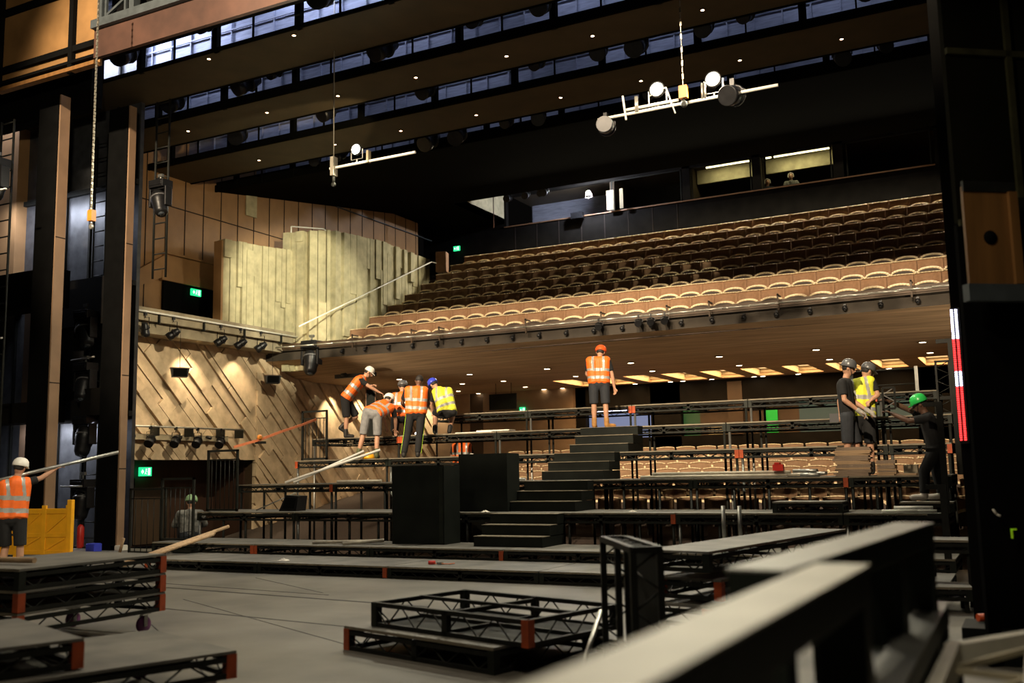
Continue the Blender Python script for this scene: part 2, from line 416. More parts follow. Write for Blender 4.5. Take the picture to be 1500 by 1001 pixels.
# ceiling lighting bridges
def bridge(y0,y1,up,name,back=None):
    b=MB();b.box(-22,4,y0,y1,10.3,10.36);b.mi=1
    b.box(-22,4,y0-.06,y0,10.28,10.3+up*.8);b.box(-22,4,y1,y1+.05,10.28,10.42)
    struct(b,name,['bridge_brown','ceiling_black'])
bridge(14.75,16.22,.06,'ceiling_bridge_1');bridge(17.30,18.63,.24,'ceiling_bridge_2');bridge(19.85,21.42,.20,'ceiling_bridge_3')
b=MB();b.box(-22,4,22.44,22.5,10.28,10.5);struct(b,'ceiling_edge','ceiling_black')
# machinery walls behind the bridges seen through the slots
b=MB()
for yb,zt in ((16.15,13.4),(18.56,13.4),(21.35,13.4),(24.3,13.4)):
    b.box(-22,4,yb,yb+.05,10.9 if yb>24 else 10.36,zt)
    x=-21.6
    while x<4:
        b.box(x,x+.03,yb-.05,yb,10.4 if yb<24 else 10.95,zt);x+=.62
    for z in (11.05,11.5,12.0): b.box(-22,4,yb-.06,yb-.03,z,z+.03)
struct(b,'wall_bridge_backs','blue_metal')
b=MB()
for yb in (14.72,17.26,19.8,22.4):
    x=-21.2
    while x<4: b.box(x,x+.14,yb,yb+.12,10.3,13.4);b.box(x+1.1,x+1.13,yb,yb+.04,10.3,12);x+=2.2
struct(b,'trim_6','ceiling_black')
b=MB();b.box(-23,4,11,36,13.5,13.7);struct(b,'ceiling_grid','ceiling_black')
for y,pw in ((15.2,110),(17.7,30),(20.3,20),(23.0,10)):
    for x in (-18.5,-13,-7.5,-3):
        area((x,y-.2,12.6),(x,y+.9,10.6),pw*(1.7 if x<-14 and y<17 else .8),(.62,.70,1),3.5,.3)
# proscenium header over the stage
b=MB();b.box(-16.0,2.5,12.95,13.04,9.8,10.38);b.mi=1;b.box(-24,2.5,13.04,13.3,9.9,9.96);b.mi=2;b.box(-16.0,2.5,12.85,12.95,10.38,10.55)
b.mi=1;b.box(-24,2.5,13.2,13.3,9.96,10.8)
struct(b,'wall_header',['rust_beam','matt_black','grey_steel'])
b=MB()
for x in (-16.0,-15.1,-13.55,-13.35,-12.1,-11.0,-9.6): b.box(x,x+.13,13.,13.15,10.5,13.5)
b.box(-15.85,-15.8,13.05,13.1,10.5,13.5);b.box(-15.3,-15.25,13.05,13.1,10.5,13.5)
for k in range(7): b.bar((-15.82,13.08,10.7+.45*k),(-15.28,13.08,10.95+.45*k),.05)
struct(b,'trim_7','grey_steel')
b=MB();b.box(-16,2.5,13.35,13.4,10.8,13.5);struct(b,'wall_header_back','matt_black')
b=MB();b.box(-27,-17.7,14.3,14.6,9.6,13.5);struct(b,'wall_header_return','matt_black')
# plywood wall top left with dark framing
b=MB();b.box(-24,-16.05,13.15,13.2,9.75,13.6);b.mi=1
for x in (-16.9,-19.2,-21.5): b.box(x,x+.12,13.05,13.15,9.7,13.6)
for z in (10.15,11.45,12.6): b.box(-24,-16.1,13.06,13.15,z,z+.13)
b.mi=2;b.box(-24,-16.05,13.0,13.15,9.72,9.8)
struct(b,'wall_stage_left_upper',['ply_panel','matt_black','orange_wood'])
# proscenium pillars, stage left in the photo
for i,(x0,x1,y0,y1) in enumerate(((-18.7,-18.08,13.8,14.06),(-17.93,-17.33,15.0,15.2))):
    b=MB();b.box(x0,x1,y0,y1,0,9.75);b.mi=1;b.box(x1,x1+.04,y0+.02,y1,0,9.75);b.mi=2
    for z in (1.7,3.5+.2*i,6.6): b.box(x1+.035,x1+.045,y0+.02,y1,z,z+.02)
    struct(b,'pillar_%d'%(i+1),['matt_black','pillar_brown','groove'])
# wing bay backs and beams
b=MB();b.box(-30,-18.05,16.0,16.1,0,13);b.mi=1
for x in [-29+.85*i for i in range(13)]: b.box(x,x+.06,15.94,16,0,12)
for z in (2.9,5.9,8.3): b.box(-30,-18.05,15.9,16,z,z+.12)
struct(b,'wall_wing_left',['bay_metal','black_steel'])
b=MB()
b.box(-30,-18.9,14.4,14.9,2.75,3.2);b.box(-30,-18.9,14.4,14.9,5.3,6.15)
b.box(-18.8,-18.0,15.2,15.6,2.9,3.5);b.box(-21,-18.4,15.5,15.9,5.0,6.1);b.box(-21,-18.4,15.5,15.9,2.8,3.3)
struct(b,'trim_8','black_wall')
b=MB();b.box(-30.2,-30,-3,17,0,14);struct(b,'wall_stage_left','black_wall')
# right side: dark proscenium column and panel wall
b=MB();b.box(-.64,-.50,10.6,11.2,0,8.5);b.box(-.56,-.34,11.2,11.6,0,8.5);b.mi=1;b.box(-.50,-.44,10.55,10.6,1.45,8.5)
struct(b,'pillar_3',['matt_black','olive_edge'])
b=MB();b.box(4,4.2,11,36,-2,13.5);struct(b,'wall_right','black_wall')
# ================================================================== TRUSS DECKS
def frame_mesh(L,W,H,brace=True,cross=True,seg=None):
    b=MB();t=.035
    for z in (H-t/2-.018,t/2):
        for y in(t/2,W-t/2): b.bar((0,y,z),(L,y,z),t)
        for x in(t/2,L-t/2): b.bar((x,0,z),(x,W,z),t)
    if cross:
        for x in (L/2,): b.bar((x,0,H-.05),(x,W,H-.05),t);b.bar((x,0,.03),(x,W,.03),t*.8)
        for x in (t/2+.02,L/2,): b.box(x-.03,x+.03,0,.05,0,H-.02);b.box(x-.03,x+.03,W-.05,W,0,H-.02)
    if brace:
        n=seg or max(4,int(round(L/.17/2))*2)
        for y in(t/2,W-t/2):
            for i in range(n):
                x0=L*i/n;x1=L*(i+1)/n;za,zb=(t/2,H-.03) if i%2 else (H-.03,t/2)
                b.tube((x0,y,za),(x1,y,zb),.007,n=5,caps=False)
        n=max(4,int(round(W/.17/2))*2)
        for x in(t/2,L-t/2):
            for i in range(n):
                y0=W*i/n;y1=W*(i+1)/n;za,zb=(t/2,H-.03) if i%2 else (H-.03,t/2)
                b.tube((x,y0,za),(x,y1,zb),.007,n=5,caps=False)
    return b.mesh('frame','black_steel')
_fm={}
def deck(name,L,W,H,loc,rz,label,group=None,top=True,orange=(),legs=None,legfn=None,cat='stage deck',cross=True):
    key=(round(L,3),W,H,top,cross)
    if key not in _fm:
        tb=MB();tb.box(0,L,0,W,H-.02,H);tb.mi=1;tb.box(0,L,-.004,0,H-.024,H-.002);tb.box(0,L,W,W+.004,H-.024,H-.002)
        _fm[key]=(frame_mesh(L,W,H-.02 if top else H,cross=cross),tb.mesh('deck_board',['deck_top','deck_edge']),
                  MB().box(-.033,.033,-.033,.033,.0,H-.022).mesh('corner_post','green_black'),MB().box(-.035,.035,-.036,.036,.0,H-.022).mesh('corner_post','orange_paint'))
    f,t,p,po=_fm[key]
    e=empty(name,loc,rz,label,cat,group)
    link_mesh('frame',f,e)
    if top: link_mesh('deck_board',t,e)
    for i,(x,y) in enumerate(((.03,.029),(L-.03,.029),(L-.03,W-.029),(.03,W-.029))):
        o=link_mesh('corner_post',po if i in orange else p,e,(x,y,0))
        if i in orange:o['label']='orange painted corner post'
    if legs:
        for (x,y,l,m,r) in legs:
            k=('leg',round(l,2),m,r)
            if k not in _fm:
                lb=MB();lb.tube((0,0,-l),(0,0,.02),r,n=8);lb.tube((0,0,-l),(0,0,-l+.01),r*1.8,n=8);_fm[k]=lb.mesh('leg',m)
            link_mesh('leg',_fm[k],e,(x,y,0))
    return e
H=.165
TZ={1:.17,2:.335,3:.825,4:1.325,5:1.815,6:2.325,7:2.825}
TY={k:12.15+1.25*(k-1) for k in range(1,8)}
TX={1:(-13.3,-.95),2:(-14.5,-.95),3:(-14.65,-1.1),4:(-14.75,-1.1),5:(-14.3,-1.15),6:(-14.85,-1.2),7:(-12.3,-1.5)}
ORD={1:'lowest, floor-level',2:'second lowest',3:'third',4:'fourth, eye-level',5:'fifth',6:'sixth',7:'highest, seventh'}
def gz(y): # ground under the legs
    return 0 if y<15.6 else (-1.35+.8*(y-15.6)/4.9 if y<20.5 else -.55+2.3*(y-20.5)/13.1)
for k in range(1,8):
    x0,x1=TX[k];z=TZ[k]-H;y=TY[k];x=x0;i=0
    Wd=1.22
    while x<x1-.4:
        L=min(2.44,x1-x)
        if x1-(x+L)<.5: L=x1-x
        L2=L-.02;legs=None
        if k>=3:
            legs=[]
            xs2=[.04,L2*.27,L2*.5,L2*.76,L2-.04]
            for j,xx in enumerate(xs2):
                fr=TZ[k-1] if k>=4 else .335
                if j in(0,4) or k<=4: legs.append((xx,.04,z-fr+ (0),'galv' if j in(0,) and k!=4 else 'black_steel',.024))
            for xx in ((.04,L2-.04) if k in(3,7) else ()): legs.append((xx,Wd-.05,z-gz(y+Wd-.05),'black_steel',.024))
            # foot of the front legs rests on the deck in front
            legs=[(a,yy,l,m,r) if yy>.5 else (a,yy-.0,l+.0,m,r) for (a,yy,l,m,r) in legs]
            legs=[(a,yy,(z-gz(y+.04)) if (yy<.5) else l,m,r) for (a,yy,l,m,r) in legs]
        org=()
        if (i+k)%2==0: org=(1,)
        if (i*3+k)%4==1: org=(0,)
        deck('stage_deck',L2,Wd,H,(x,y,z),0,'black plywood-topped truss deck in the %s tier of the seating rostrum'%ORD[k],'decks in the %s tier'%ORD[k].split(',')[0],orange=org,legs=legs)
        x+=L;i+=1
# ---- stair units climbing the rostra
for k in range(2,6):
    b=MB();z0=TZ[k];rise=(TZ[k+1]-z0)/3;y1=TY[k+1]-.01
    n0=MB()
    xa,xb=-7.95,-6.75
    e=empty('stair_unit',(xa,y1-.8,z0),0,'black box stair unit climbing from the %s tier to the tier above'%ORD[k],'stairs')
    for s in range(3):
        b=MB();b.box(0,xb-xa,.27*s,.80,rise*s,rise*(s+1)-.012);b.build('riser_box','black_ply',e)
        MB().box(-.004,xb-xa+.004,.27*s-.012,.27*(s+1) if s<2 else .8,rise*(s+1)-.012,rise*(s+1)+(.0 if s<2 else -.004)).build('tread','deck_edge',e)
# ---- black plywood boxes
e=empty('plywood_flat',(-9.62,14.02,.335),0,'tall black plywood box in front of the workers, on the second tier','scenery box')
MB().box(0,1.02,0,.03,0,1.28).build('front_panel','black_ply',e)
MB().box(0,.03,.03,.5,0,1.28).box(.99,1.02,.03,.5,0,1.28).box(.03,.99,.03,.5,1.25,1.28).build('box_sides','black_ply',e)
MB().box(.93,1.0,-.012,0,.02,1.26).build('edge_batten','green_black',e)
e=empty('plywood_flat',(-8.9,15.0,.825),0,'shorter black plywood box behind and right of the tall one','scenery box')
MB().box(0,.95,0,.03,0,.98).build('front_panel','black_ply',e);MB().box(0,.03,.03,.45,0,.98).box(.92,.95,.03,.45,0,.98).box(.03,.92,.03,.45,.95,.98).build('box_sides','black_ply',e)
# ---- baluster gates standing on the tiers
def gate(loc,w,h,label,rz=0,nb=6):
    e=empty('guard_rail',loc,rz,label,'guard rail')
    MB().bar((0,0,.03),(w,0,.03),.04).bar((0,0,h-.02),(w,0,h-.02),.04).bar((.02,0,0),(.02,0,h),.04).bar((w-.02,0,0),(w-.02,0,h),.04).bar((0,0,h*.84),(w,0,h*.84),.022).build('frame','black_steel',e)
    b=MB()
    for i in range(nb): x=w*(i+1)/(nb+1);b.tube((x,0,.03),(x,0,h*.84),.008,n=6)
    b.build('balusters','black_steel',e)
    return e
gate((-14.25,17.3,1.815),.70,1.08,'black baluster guard rail panel nearest the reaching worker, upper left of the tiers')
gate((-14.6,14.85,.825),.80,1.2,'tall black baluster guard rail panel above the exit doors, left end of the third tier')
gate((-14.62,13.7,.335),.84,1.16,'black baluster guard rail panel with the camouflage shirt worker behind it')
gate((-16.35,14.5,0),1.02,1.3,'black baluster guard rail panel on the floor beside the left pillar',0,5)
# ---- right end uprights
e=empty('truss_deck_upright',(-1.5,19.3,2.325),0,'black lattice truss frame standing upright behind the green-helmet worker','truss frame')
MB().bar((.02,0,0),(.02,0,.98),.035).bar((.24,0,0),(.24,0,.98),.035).bar((0,0,.98),(.26,0,.98),.035).bar((0,0,.05),(.26,0,.05),.03).build('frame','black_steel',e)
b=MB()
for i in range(8): b.tube((.02 if i%2 else .24,0,.05+.116*i),(.24 if i%2 else .02,0,.05+.116*(i+1)),.008,n=5)
b.build('lacing','black_steel',e)
for (x,y,z,h,l) in ((-1.12,14.7,.825,1.5,'black steel upright post at the right end of the third tier'),(-1.05,13.45,.335,.9,'short black steel post at the right end of the second tier'),(-1.0,16.0,1.325,2.0,'tall black steel post beside the green-helmet worker')):
    e=empty('end_post',(x,y,z),0,l,'post');MB().box(-.04,.04,-.04,.04,0,h).build('post','black_steel',e);MB().box(-.2,.04,-.03,.03,h-.06,h-.0).box(-.2,.04,-.03,.03,h*.55,h*.55+.05).build('arm_bracket','black_steel',e)
# guard rails across tiers 6-7 right (thin horizontal rails)
e=empty('handrail',(-3.0,19.72,2.825),0,'thin black double handrail behind the two standing workers on the top tier','handrail')
MB().tube((0,0,.42),(1.15,0,.42),.015).tube((0,0,.14),(1.15,0,.14),.012).build('rails','black_steel',e)
for x in (0,1.15): MB().box(x-.03,x+.03,-.03,.03,-.02,.46).build('post','galv' if x else 'black_steel',e)
# ================================================================== loose gear on the tiers
def tubes(name,label,specs,m='tube_paint',r=.026,cat='tube',group=None,n=10):
    for i,(p,q) in enumerate(specs):
        c=V(p);o=MB().tube((0,0,0),V(q)-c,r,n=n).mesh(name,m)
        ob=link_mesh(name,o,None,c);tag(ob,label if isinstance(label,str) else label[i],cat,group)
zt=TZ[4]
tubes('scaffold_tube','long pale scaffold tube lying along the eye-level tier right of the stairs',[((-5.95,16.05,zt+.03),(-3.5,16.02,zt+.03)),((-5.7,16.12,zt+.03),(-3.3,16.1,zt+.03)),((-5.75,16.07,zt+.08),(-3.45,16.05,zt+.08))],group='scaffold tubes on the eye-level tier')
tubes('steel_tube','short grey steel tube in the bundle at the end of the long pale tubes',[((-3.55+.0,16.2,zt+.03),(-3.0,15.98,zt+.03)),((-3.35,16.3,zt+.03),(-2.9,16.0,zt+.05)),((-3.45,16.25,zt+.09),(-3.05,16.1,zt+.09))],'galv',.03,group='grey tubes beside the plank stack')
tag(MB().box(-.08,.08,-.05,.05,0,.1).box(-.05,.03,-.06,.06,.1,.13).build('red_clamp','red_plastic'),'small red clamp lying on the pale scaffold tubes','clamp').location=(-3.62,15.98,zt+.1)
tubes('leaning_tube',['upper of two white tubes leaning from the eye-level tier up to the fifth','lower white tube leaning with its end beside the yellow helmet'],[((-13.55,16.2,zt+.03),(-12.4,17.05,1.97)),((-13.6,16.0,zt+.03),(-11.85,16.85,1.98))],'white_plastic',.028)
tubes('scaffold_tube','pale tube lying on the eye-level tier beneath the workers',[((-12.55,16.35,zt+.03),(-11.5,16.4,zt+.03)),((-12.5,16.42,zt+.03),(-11.6,16.47,zt+.03))],'tube_paint',.03,group='pale tubes beneath the workers')
tubes('steel_tube',['thin pale brace tube slanting under the eye-level tier at the left'],[((-13.65,15.2,.83),(-12.9,15.5,1.16))],'galv',.012)
tubes('timber_pole',['longest timber pole leaning on the floor against the left end of the tiers','middle timber pole of the three leaning at the left end','thickest timber pole of the three leaning at the left end, lowest'],[((-13.78,11.9,.04),(-13.12,13.9,.60)),((-13.66,11.8,.04),(-13.02,13.45,.52)),((-13.52,11.75,.04),(-12.90,13.3,.50))],'timber',.03)
tubes('scaffold_tube',['pale tube lying askew on the second tier left of the tall black box','darker pale tube crossing the other on the second tier'],[((-10.95,13.6,.365),(-9.75,13.95,.39)),((-10.25,13.5,.365),(-9.7,13.9,.40))],'tube_paint',.028)
tubes('white_tube','white tube lying on the third tier at its right end',[((-1.85,14.75,.855),(-1.25,14.72,.855)),((-1.95,14.72,.855),(-1.5,14.7,.855)),((-1.8,14.8,.9),(-1.3,14.8,.9))],'white_plastic',.022,group='white tubes at the right end')
tubes('white_tube',['short white tube on the eye-level tier beside the stairs'],[((-8.55,16.0,zt+.03),(-8.1,15.98,zt+.03))],'white_plastic',.02)
# small truss deck on tier three, right
deck('small_truss_deck',.98,.5,.16,(-3.45,14.72,.825),0,'small black truss deck sitting on the third tier below the plank stack',orange=())
deck('small_truss_deck',.7,.45,.14,(-1.75,15.0,.825),0,'small black truss deck under the green-helmet worker in white shoes',orange=())
# planks
def stack(n,x,y,z,w,d,lab,rng,grp):
    for i in range(n):
        h=.024;ww=w*(.92+.16*rng.random());dd=d
        o=MB().box(-ww/2,ww/2,-dd/2,dd/2,0,h).build('plank','plank_grey' if rng.random()<.6 else 'timber');o.location=(x+rng.uniform(-.03,.03),y,z+i*(h+.002));o.rotation_euler=(0,0,rng.uniform(-.05,.05))
        tag(o,lab,'plank',grp)
rng=random.Random(3)
stack(17,-2.50,16.06,zt,.50,.24,'worn plank in the taller stack, in front of the black-shirted worker',rng,'planks in the taller stack')
stack(9,-2.02,16.1,zt,.26,.24,'worn plank in the lower stack beside the taller plank stack',rng,'planks in the lower stack')
for i,(x,w,l) in enumerate(((-1.75,.3,'loose plank on the eye-level tier, nearest the lower plank stack'),(-1.42,.3,'loose plank on the eye-level tier, near the right end post'))):
    o=MB().box(-w/2,w/2,-.1,.1,0,.03).build('plank','timber');o.location=(x,16.1,zt);tag(o,l,'plank')
o=MB().box(-.1,.1,-.08,.08,0,.14).box(-.1,.1,-.085,.085,.14,.16).build('cardboard_box','deck_edge');o.location=(-1.72,16.5,zt);tag(o,'small grey carton behind the loose planks','box')
for (x,y,z,l,s) in ((-8.25,14.75,.825,'scrap of white paper at the foot of the stairs on the third tier',.045),(-9.95,17.3,1.815,'crumpled pale cloth on the fifth tier behind the black boxes',.06),(-10.6,12.45,.17,'crumpled white cloth on the lowest tier',.055),(-5.7,14.95,.825,'white paper under the eye-level tier near the stalls seats',.04)):
    b=MB();rr=random.Random(int(-x*10))
    vs=[];n=9
    for i in range(n):
        for j in range(n):
            u=i/(n-1)*2-1;v=j/(n-1)*2-1;vs.append((u*s*1.5,v*s,max(.004,(.6*s+rr.uniform(-.35,.35)*s)*(1-max(abs(u),abs(v))**2))))
    fs=[(i*n+j,(i+1)*n+j,(i+1)*n+j+1,i*n+j+1) for i in range(n-1) for j in range(n-1)]
    b.add(vs,fs);o=b.build('crumpled_cloth' if s>.05 else 'paper_scrap','paper');o.location=(x,y,z);tag(o,l,'cloth' if s>.05 else 'paper')
e=empty('ratchet_strap',(-7.95,12.6,.17),0,'orange ratchet strap lying on the lowest tier','strap')
MB().lathe([(.03,0),(.055,0),(.055,.05),(.03,.05)],n=14).build('webbing_roll','red_plastic',e);MB().bar((.05,0,.012),(.32,.02,.012),.03,.008).bar((.3,.0,.015),(.36,.05,.02),.03,.01).build('webbing','strap_orange',e);MB().box(.1,.18,-.03,.03,0,.035).build('buckle','galv',e)
# orange strap strung from the gate
e=empty('webbing_strap',(-13.9,14.95,2.2),0,'long orange webbing strap stretched up from the guard rail panel','strap')
pts=[V((-.25,-.1,-.2)),V((.25,.4,-.02)),V((.8,1.1,.15)),V((.55,1.9,.32)),V((.1,2.3,.50))]
pts=[V((-.02,-.1,-.13)),V((.1,.5,.02)),V((.15,1.1,.20)),V((.1,1.8,.36)),V((.05,2.34,.50))]
b=MB()
for a,c in zip(pts,pts[1:]): b.bar(a,c,.012,.05)
b.build('webbing','strap_orange',e);MB().lathe([(.02,-.02),(.055,-.02),(.055,.02),(.02,.02)],c=(.1,.5,.07),ax='x',n=12).build('ratchet','hoist_orange',e);MB().box(.02,.18,.45,.6,-.06,-.01).build('buckle','black_steel',e)
# drill and bits between tiers
def drill(loc,rz,lab):
    e=empty('cordless_drill',loc,rz,lab,'drill')
    MB().tube((-.09,0,.17),(.06,0,.17),.032).tube((.06,0,.17),(.11,0,.17),.02).build('motor_body','red_plastic',e)
    MB().bar((-.04,0,.15),(-.06,0,.03),.035,.04).build('handle','grey_plastic',e);MB().box(-.11,.0,-.035,.035,0,.04).build('battery','grey_plastic',e)
drill((-9.05,16.1,zt),.4,'red cordless drill on the eye-level tier left of the stairs')
for i,(x,y,z) in enumerate(((-9.35,16.05,zt),(-9.2,16.15,zt))):
    o=MB().tube((-.08,0,.02),(.08,0,.02),.02).tube((.03,-.02,.02),(.1,.05,.04),.012).build('scaffold_clamp','galv');o.location=(x,y,z);tag(o,'grey scaffold clamp beside the red drill','clamp','clamps beside the drill')
# helmets lying about
# flood speaker wedge under tiers
e=empty('stage_monitor',(-12.55,16.0,.83-.0),0,'black wedge speaker under the eye-level tier','speaker');e.location=(-12.9,15.0,.825)
MB().prism([(0,0,0),(.42,0,0),(.42,.05,.28),(.12,.05,.30)],(0,.28,0)).build('cabinet','lantern_black',e);MB().prism([(.08,-.006,.05),(.36,-.006,.05),(.38,.03,.24),(.14,.03,.26)],(0,.01,0)).build('grille','matt_black',e)
# steel tubes poking up in front of tier 2
tubes('spigot_post',['left of two upright grey steel posts in front of the third tier','right of two upright grey steel posts in front of the third tier'],[((-3.95,13.9,.335),(-3.95,13.9,.96)),((-3.72,13.9,.335),(-3.72,13.9,.96))],'galv',.028,'post')
# ================================================================== FOREGROUND DECKS AND FRAMES
def castor(parent,x,y,z,h=.19,col='purple_rubber'):
    c=empty('castor',(x,y,z));c.parent=parent
    MB().lathe([(.02,-.022),(.075,-.022),(.08,-.012),(.08,.012),(.075,.022),(.02,.022)],c=(0,0,-h+.08),ax='x',n=20).build('wheel',col,c)
    MB().box(-.035,-.028,-.02,.02,-h+.06,-.03).box(.028,.035,-.02,.02,-h+.06,-.03).box(-.05,.05,-.05,.05,-.02,0).tube((-.04,0,-h+.08),(.04,0,-h+.08),.008).build('fork','galv',c)
    return c
def stackdeck(name,c,L,W,rz,layers,lab,castors=True,z0=.2):
    for i in range(layers):
        e=deck(name,L,W,.18,(c[0],c[1],z0+.185*i),rz,lab[i],orange=(1,2) if i<layers-1 else (2,),cross=True)
        if i==0 and castors:
            for (x,y) in ((.12,.15),(L-.12,.15),(L-.12,W-.15),(.12,W-.15)): castor(e,x,y,0,z0-.002)
# left stack: x -9.0..-7.75, y 5.7..7.35
stackdeck('truss_deck',(-9.0,5.72),1.25,1.62,0,3,['lowest truss deck of the left stack, on purple castors','middle truss deck of the left stack, orange corner posts','top truss deck of the left stack, its grey plywood upward'])
tubes('cut_tube',['short rusty yellow tube lying on top of the left deck stack'],[((-8.95,5.95,.79),(-8.0,6.05,.79))],'timber',.026)
# low decks at bottom left
stackdeck('truss_deck',(-6.746,4.134),1.36,1.7,math.radians(-20),1,['low truss deck on castors at the bottom left corner, nearest the camera'],True,.155)
stackdeck('truss_deck',(-7.086,3.328),1.3,1.6,math.radians(-20),1,['truss deck lapping over the low castor deck at the bottom left'],False,.345)
# centre pallet: plywood deck below, open frame upside down on top
def quad_deck(name,p,q,W,H,z,lab,top=True,orange=(),cross=True):
    p=V((p[0],p[1],0));q=V((q[0],q[1],0));d=q-p;rz=math.atan2(d.y,d.x)
    return deck(name,d.length,W,H,(p.x,p.y,z),rz,lab,top=top,orange=orange,cross=cross)
quad_deck('truss_deck',(-5.42,7.17),(-3.68,6.68),1.35,.20,0,'black truss deck flat on the stage floor in the middle, under the open frame',True,(0,))
e=quad_deck('open_truss_frame',(-5.17,7.22),(-3.42,6.74),1.12,.22,.202,'open black truss frame lying on the middle floor deck',False,(1,))
MB().box(.04,1.76,.04,1.08,.0,.015).build('base_board','black_ply',e)
MB().bar((0,.56,.19),(1.8,.56,.19),.03).bar((0,.56,.03),(1.8,.56,.03),.03).build('middle_bar','black_steel',e)
quad_deck('truss_deck',(-3.5,7.9),(-2.9,7.7),.7,.12,0,'narrow truss deck on the floor behind the upright frame',True,())
# upright truss deck
e=empty('upright_truss_deck',(-2.83,6.80,0),math.atan2(-.97,.62),'black truss deck standing on its edge right of the open floor frame','stage deck')
Lu=1.05;Hu=1.0;t=.17
MB().bar((0,0,.02),(0,0,Hu),.04).bar((0,t,.02),(0,t,Hu),.04).bar((Lu,0,.02),(Lu,0,Hu),.04).bar((Lu,t,.02),(Lu,t,Hu),.04).bar((0,0,Hu),(Lu,0,Hu),.04).bar((0,t,Hu),(Lu,t,Hu),.04).bar((0,0,.02),(Lu,0,.02),.04).bar((0,t,.02),(Lu,t,.02),.04).bar((0,0,Hu),(0,t,Hu),.04).bar((Lu,0,Hu),(Lu,t,Hu),.04).bar((.55,0,0),(.55,0,Hu),.04).build('frame','black_steel',e)
b=MB()
for i in range(10):
    b.tube((Lu*i/10,t/2-(.07 if i%2 else -.07),Hu),(Lu*(i+1)/10,t/2+(.07 if i%2 else -.07),Hu),.007,n=5)
for i in range(8):
    b.tube((0,0 if i%2 else t,Hu*i/8),(0,t if i%2 else 0,Hu*(i+1)/8),.007,n=5);b.tube((Lu,0 if i%2 else t,Hu*i/8),(Lu,t if i%2 else 0,Hu*(i+1)/8),.007,n=5)
b.build('lacing','black_steel',e)
MB().box(.02,Lu-.02,t+.0,t+.02,.02,Hu-.02).build('deck_board','black_ply',e)
MB().tube((-.05,-.02,.48),(.55,-.3,.1),.02).build('brace','galv',e)
# long decks on the right, running away from the camera
for i,(x,y,L,z,h,l) in enumerate(((-3.18,8.5,3.4,.60,.18,'long grey-topped truss deck running away from the camera at right centre, topmost'),(-3.1,8.55,2.44,.36,.18,'truss deck under the long grey-topped deck at right centre'),(-3.2,8.5,2.44,.14,.18,'lowest truss deck in the right centre pile'))):
    e=deck('truss_deck',L,.62,h,(x+.62,y,z),math.radians(90-13*0),l,orange=(0,3) if i else ())
    e.rotation_euler=(0,0,math.radians(80))
    if i==2:
        for (xx,yy) in ((.1,.1),(L-.1,.1),(L-.1,.5),(.1,.5)): link_mesh('foot',MB().box(-.04,.04,-.04,.04,-.14,0).mesh('foot','black_steel'),e,(xx,yy,0))
for (x,y,z,L,W,r,l) in ((-1.55,11.6,.55,.9,.5,0,'short plywood-topped deck by the dark column, uppermost'),(-1.75,10.4,.3,1.5,.45,62,'slanting truss deck beside the dark column'),(-1.45,11.0,.12,.8,.5,10,'low deck end by the foot of the dark column')):
    e=deck('truss_deck',L,W,.14,(x,y,z),math.radians(r),l)
    for (xx,yy) in ((.06,.06),(L-.06,.06),(L-.06,W-.06),(.06,W-.06)): link_mesh('leg',MB().box(-.02,.02,-.02,.02,-z,0).mesh('leg','black_steel'),e,(xx,yy,0))
# very near, out of focus steel carcass frames
def carcass(p,q,w,h,lab,rails=(1.25,.86,.12),posts=4,th=.085,name='steel_carcass_frame',tm='stone_top'):
    p=V(p);q=V(q);d=q-p;e=empty(name,(p.x,p.y,0),math.atan2(d.y,d.x),lab,'steel frame');L=d.length
    for i,z in enumerate(rails):
        for yy in ((0,w) if i==0 else (0,w)):
            pass
        m=MB().box(0,L,0,w,z-th,z).build('top_rail' if i==0 else 'rail','green_black',e,.004)
        if i==0: MB().box(-.002,L+.002,-.002,w+.002,z,z+.006).build('top_facing',tm,e)
    for i in range(posts):
        x=L*i/(posts-1);x=min(max(x,.0),L-.07)
        MB().box(x,x+.075,0.005,w-.005,0,rails[0]-th).build('upright','green_black',e)
    return e
carcass((-.425,.62),(-.385,2.62),.125,1.25,'steel frame with a pale top rail in the bottom foreground, nearest the camera',posts=3)
carcass((-.545,2.42),(-.40,4.52),.145,1.25,'second blurred steel frame, beyond the nearest one and ending by the dark column',posts=4,tm='grey_rail_top')
e=carcass((-.365,2.75),(-.385,4.75),.11,.9,'lower dark steel frame just right of the two near frames',rails=(.9,.5),posts=2,tm='dark_rail_top')
# pale truss frame, bottom right corner
e=empty('pale_truss_frame',(0,0,0),0,'pale lattice-topped truss frame at the bottom right corner','steel frame')
MB().bar((-.335,2.6,.77),(-.335,4.28,.77),.045,.10).bar((-.075,2.6,.77),(-.075,4.70,.77),.03,.08).bar((-.35,4.26,.77),(-.06,4.72,.77),.05,.08).build('top_frame','stone_top',e)
b=MB()
for k in range(5): b.bar((-.335 if k%2 else -.075,4.45-.32*k+(-.15 if k%2 else .1),.765),(-.075 if k%2 else -.335,4.45-.32*(k+1)+(.1 if k%2 else -.15),.765),.022)
b.build('lacing','step_edge',e)
for (x,y) in ((-.335,2.65),(-.075,2.65),(-.335,4.24),(-.075,4.64)): MB().box(x-.025,x+.025,y-.025,y+.025,0,.73).build('leg','green_black',e)
e=empty('steel_tube_bundle',(0,0,0));bpy.data.objects.remove(e)
tubes('wrapped_pole',['green wrapped pole lying by the dark column','orange and grey pole lying by the dark column','short yellow pole under the green wrapped pole'],[((-.40,8.9,.30),(.3,9.3,.32)),((-.50,8.72,.30),(-.32,8.84,.30)),((-.38,8.5,.24),(-.2,8.6,.24))],'green_plastic',.03,'pole')
for n,m in (('wrapped_pole.001','orange_plastic'),('wrapped_pole.002','timber')):
    o=bpy.data.objects.get(n)
    if o:o.data.materials[0]=M[m]
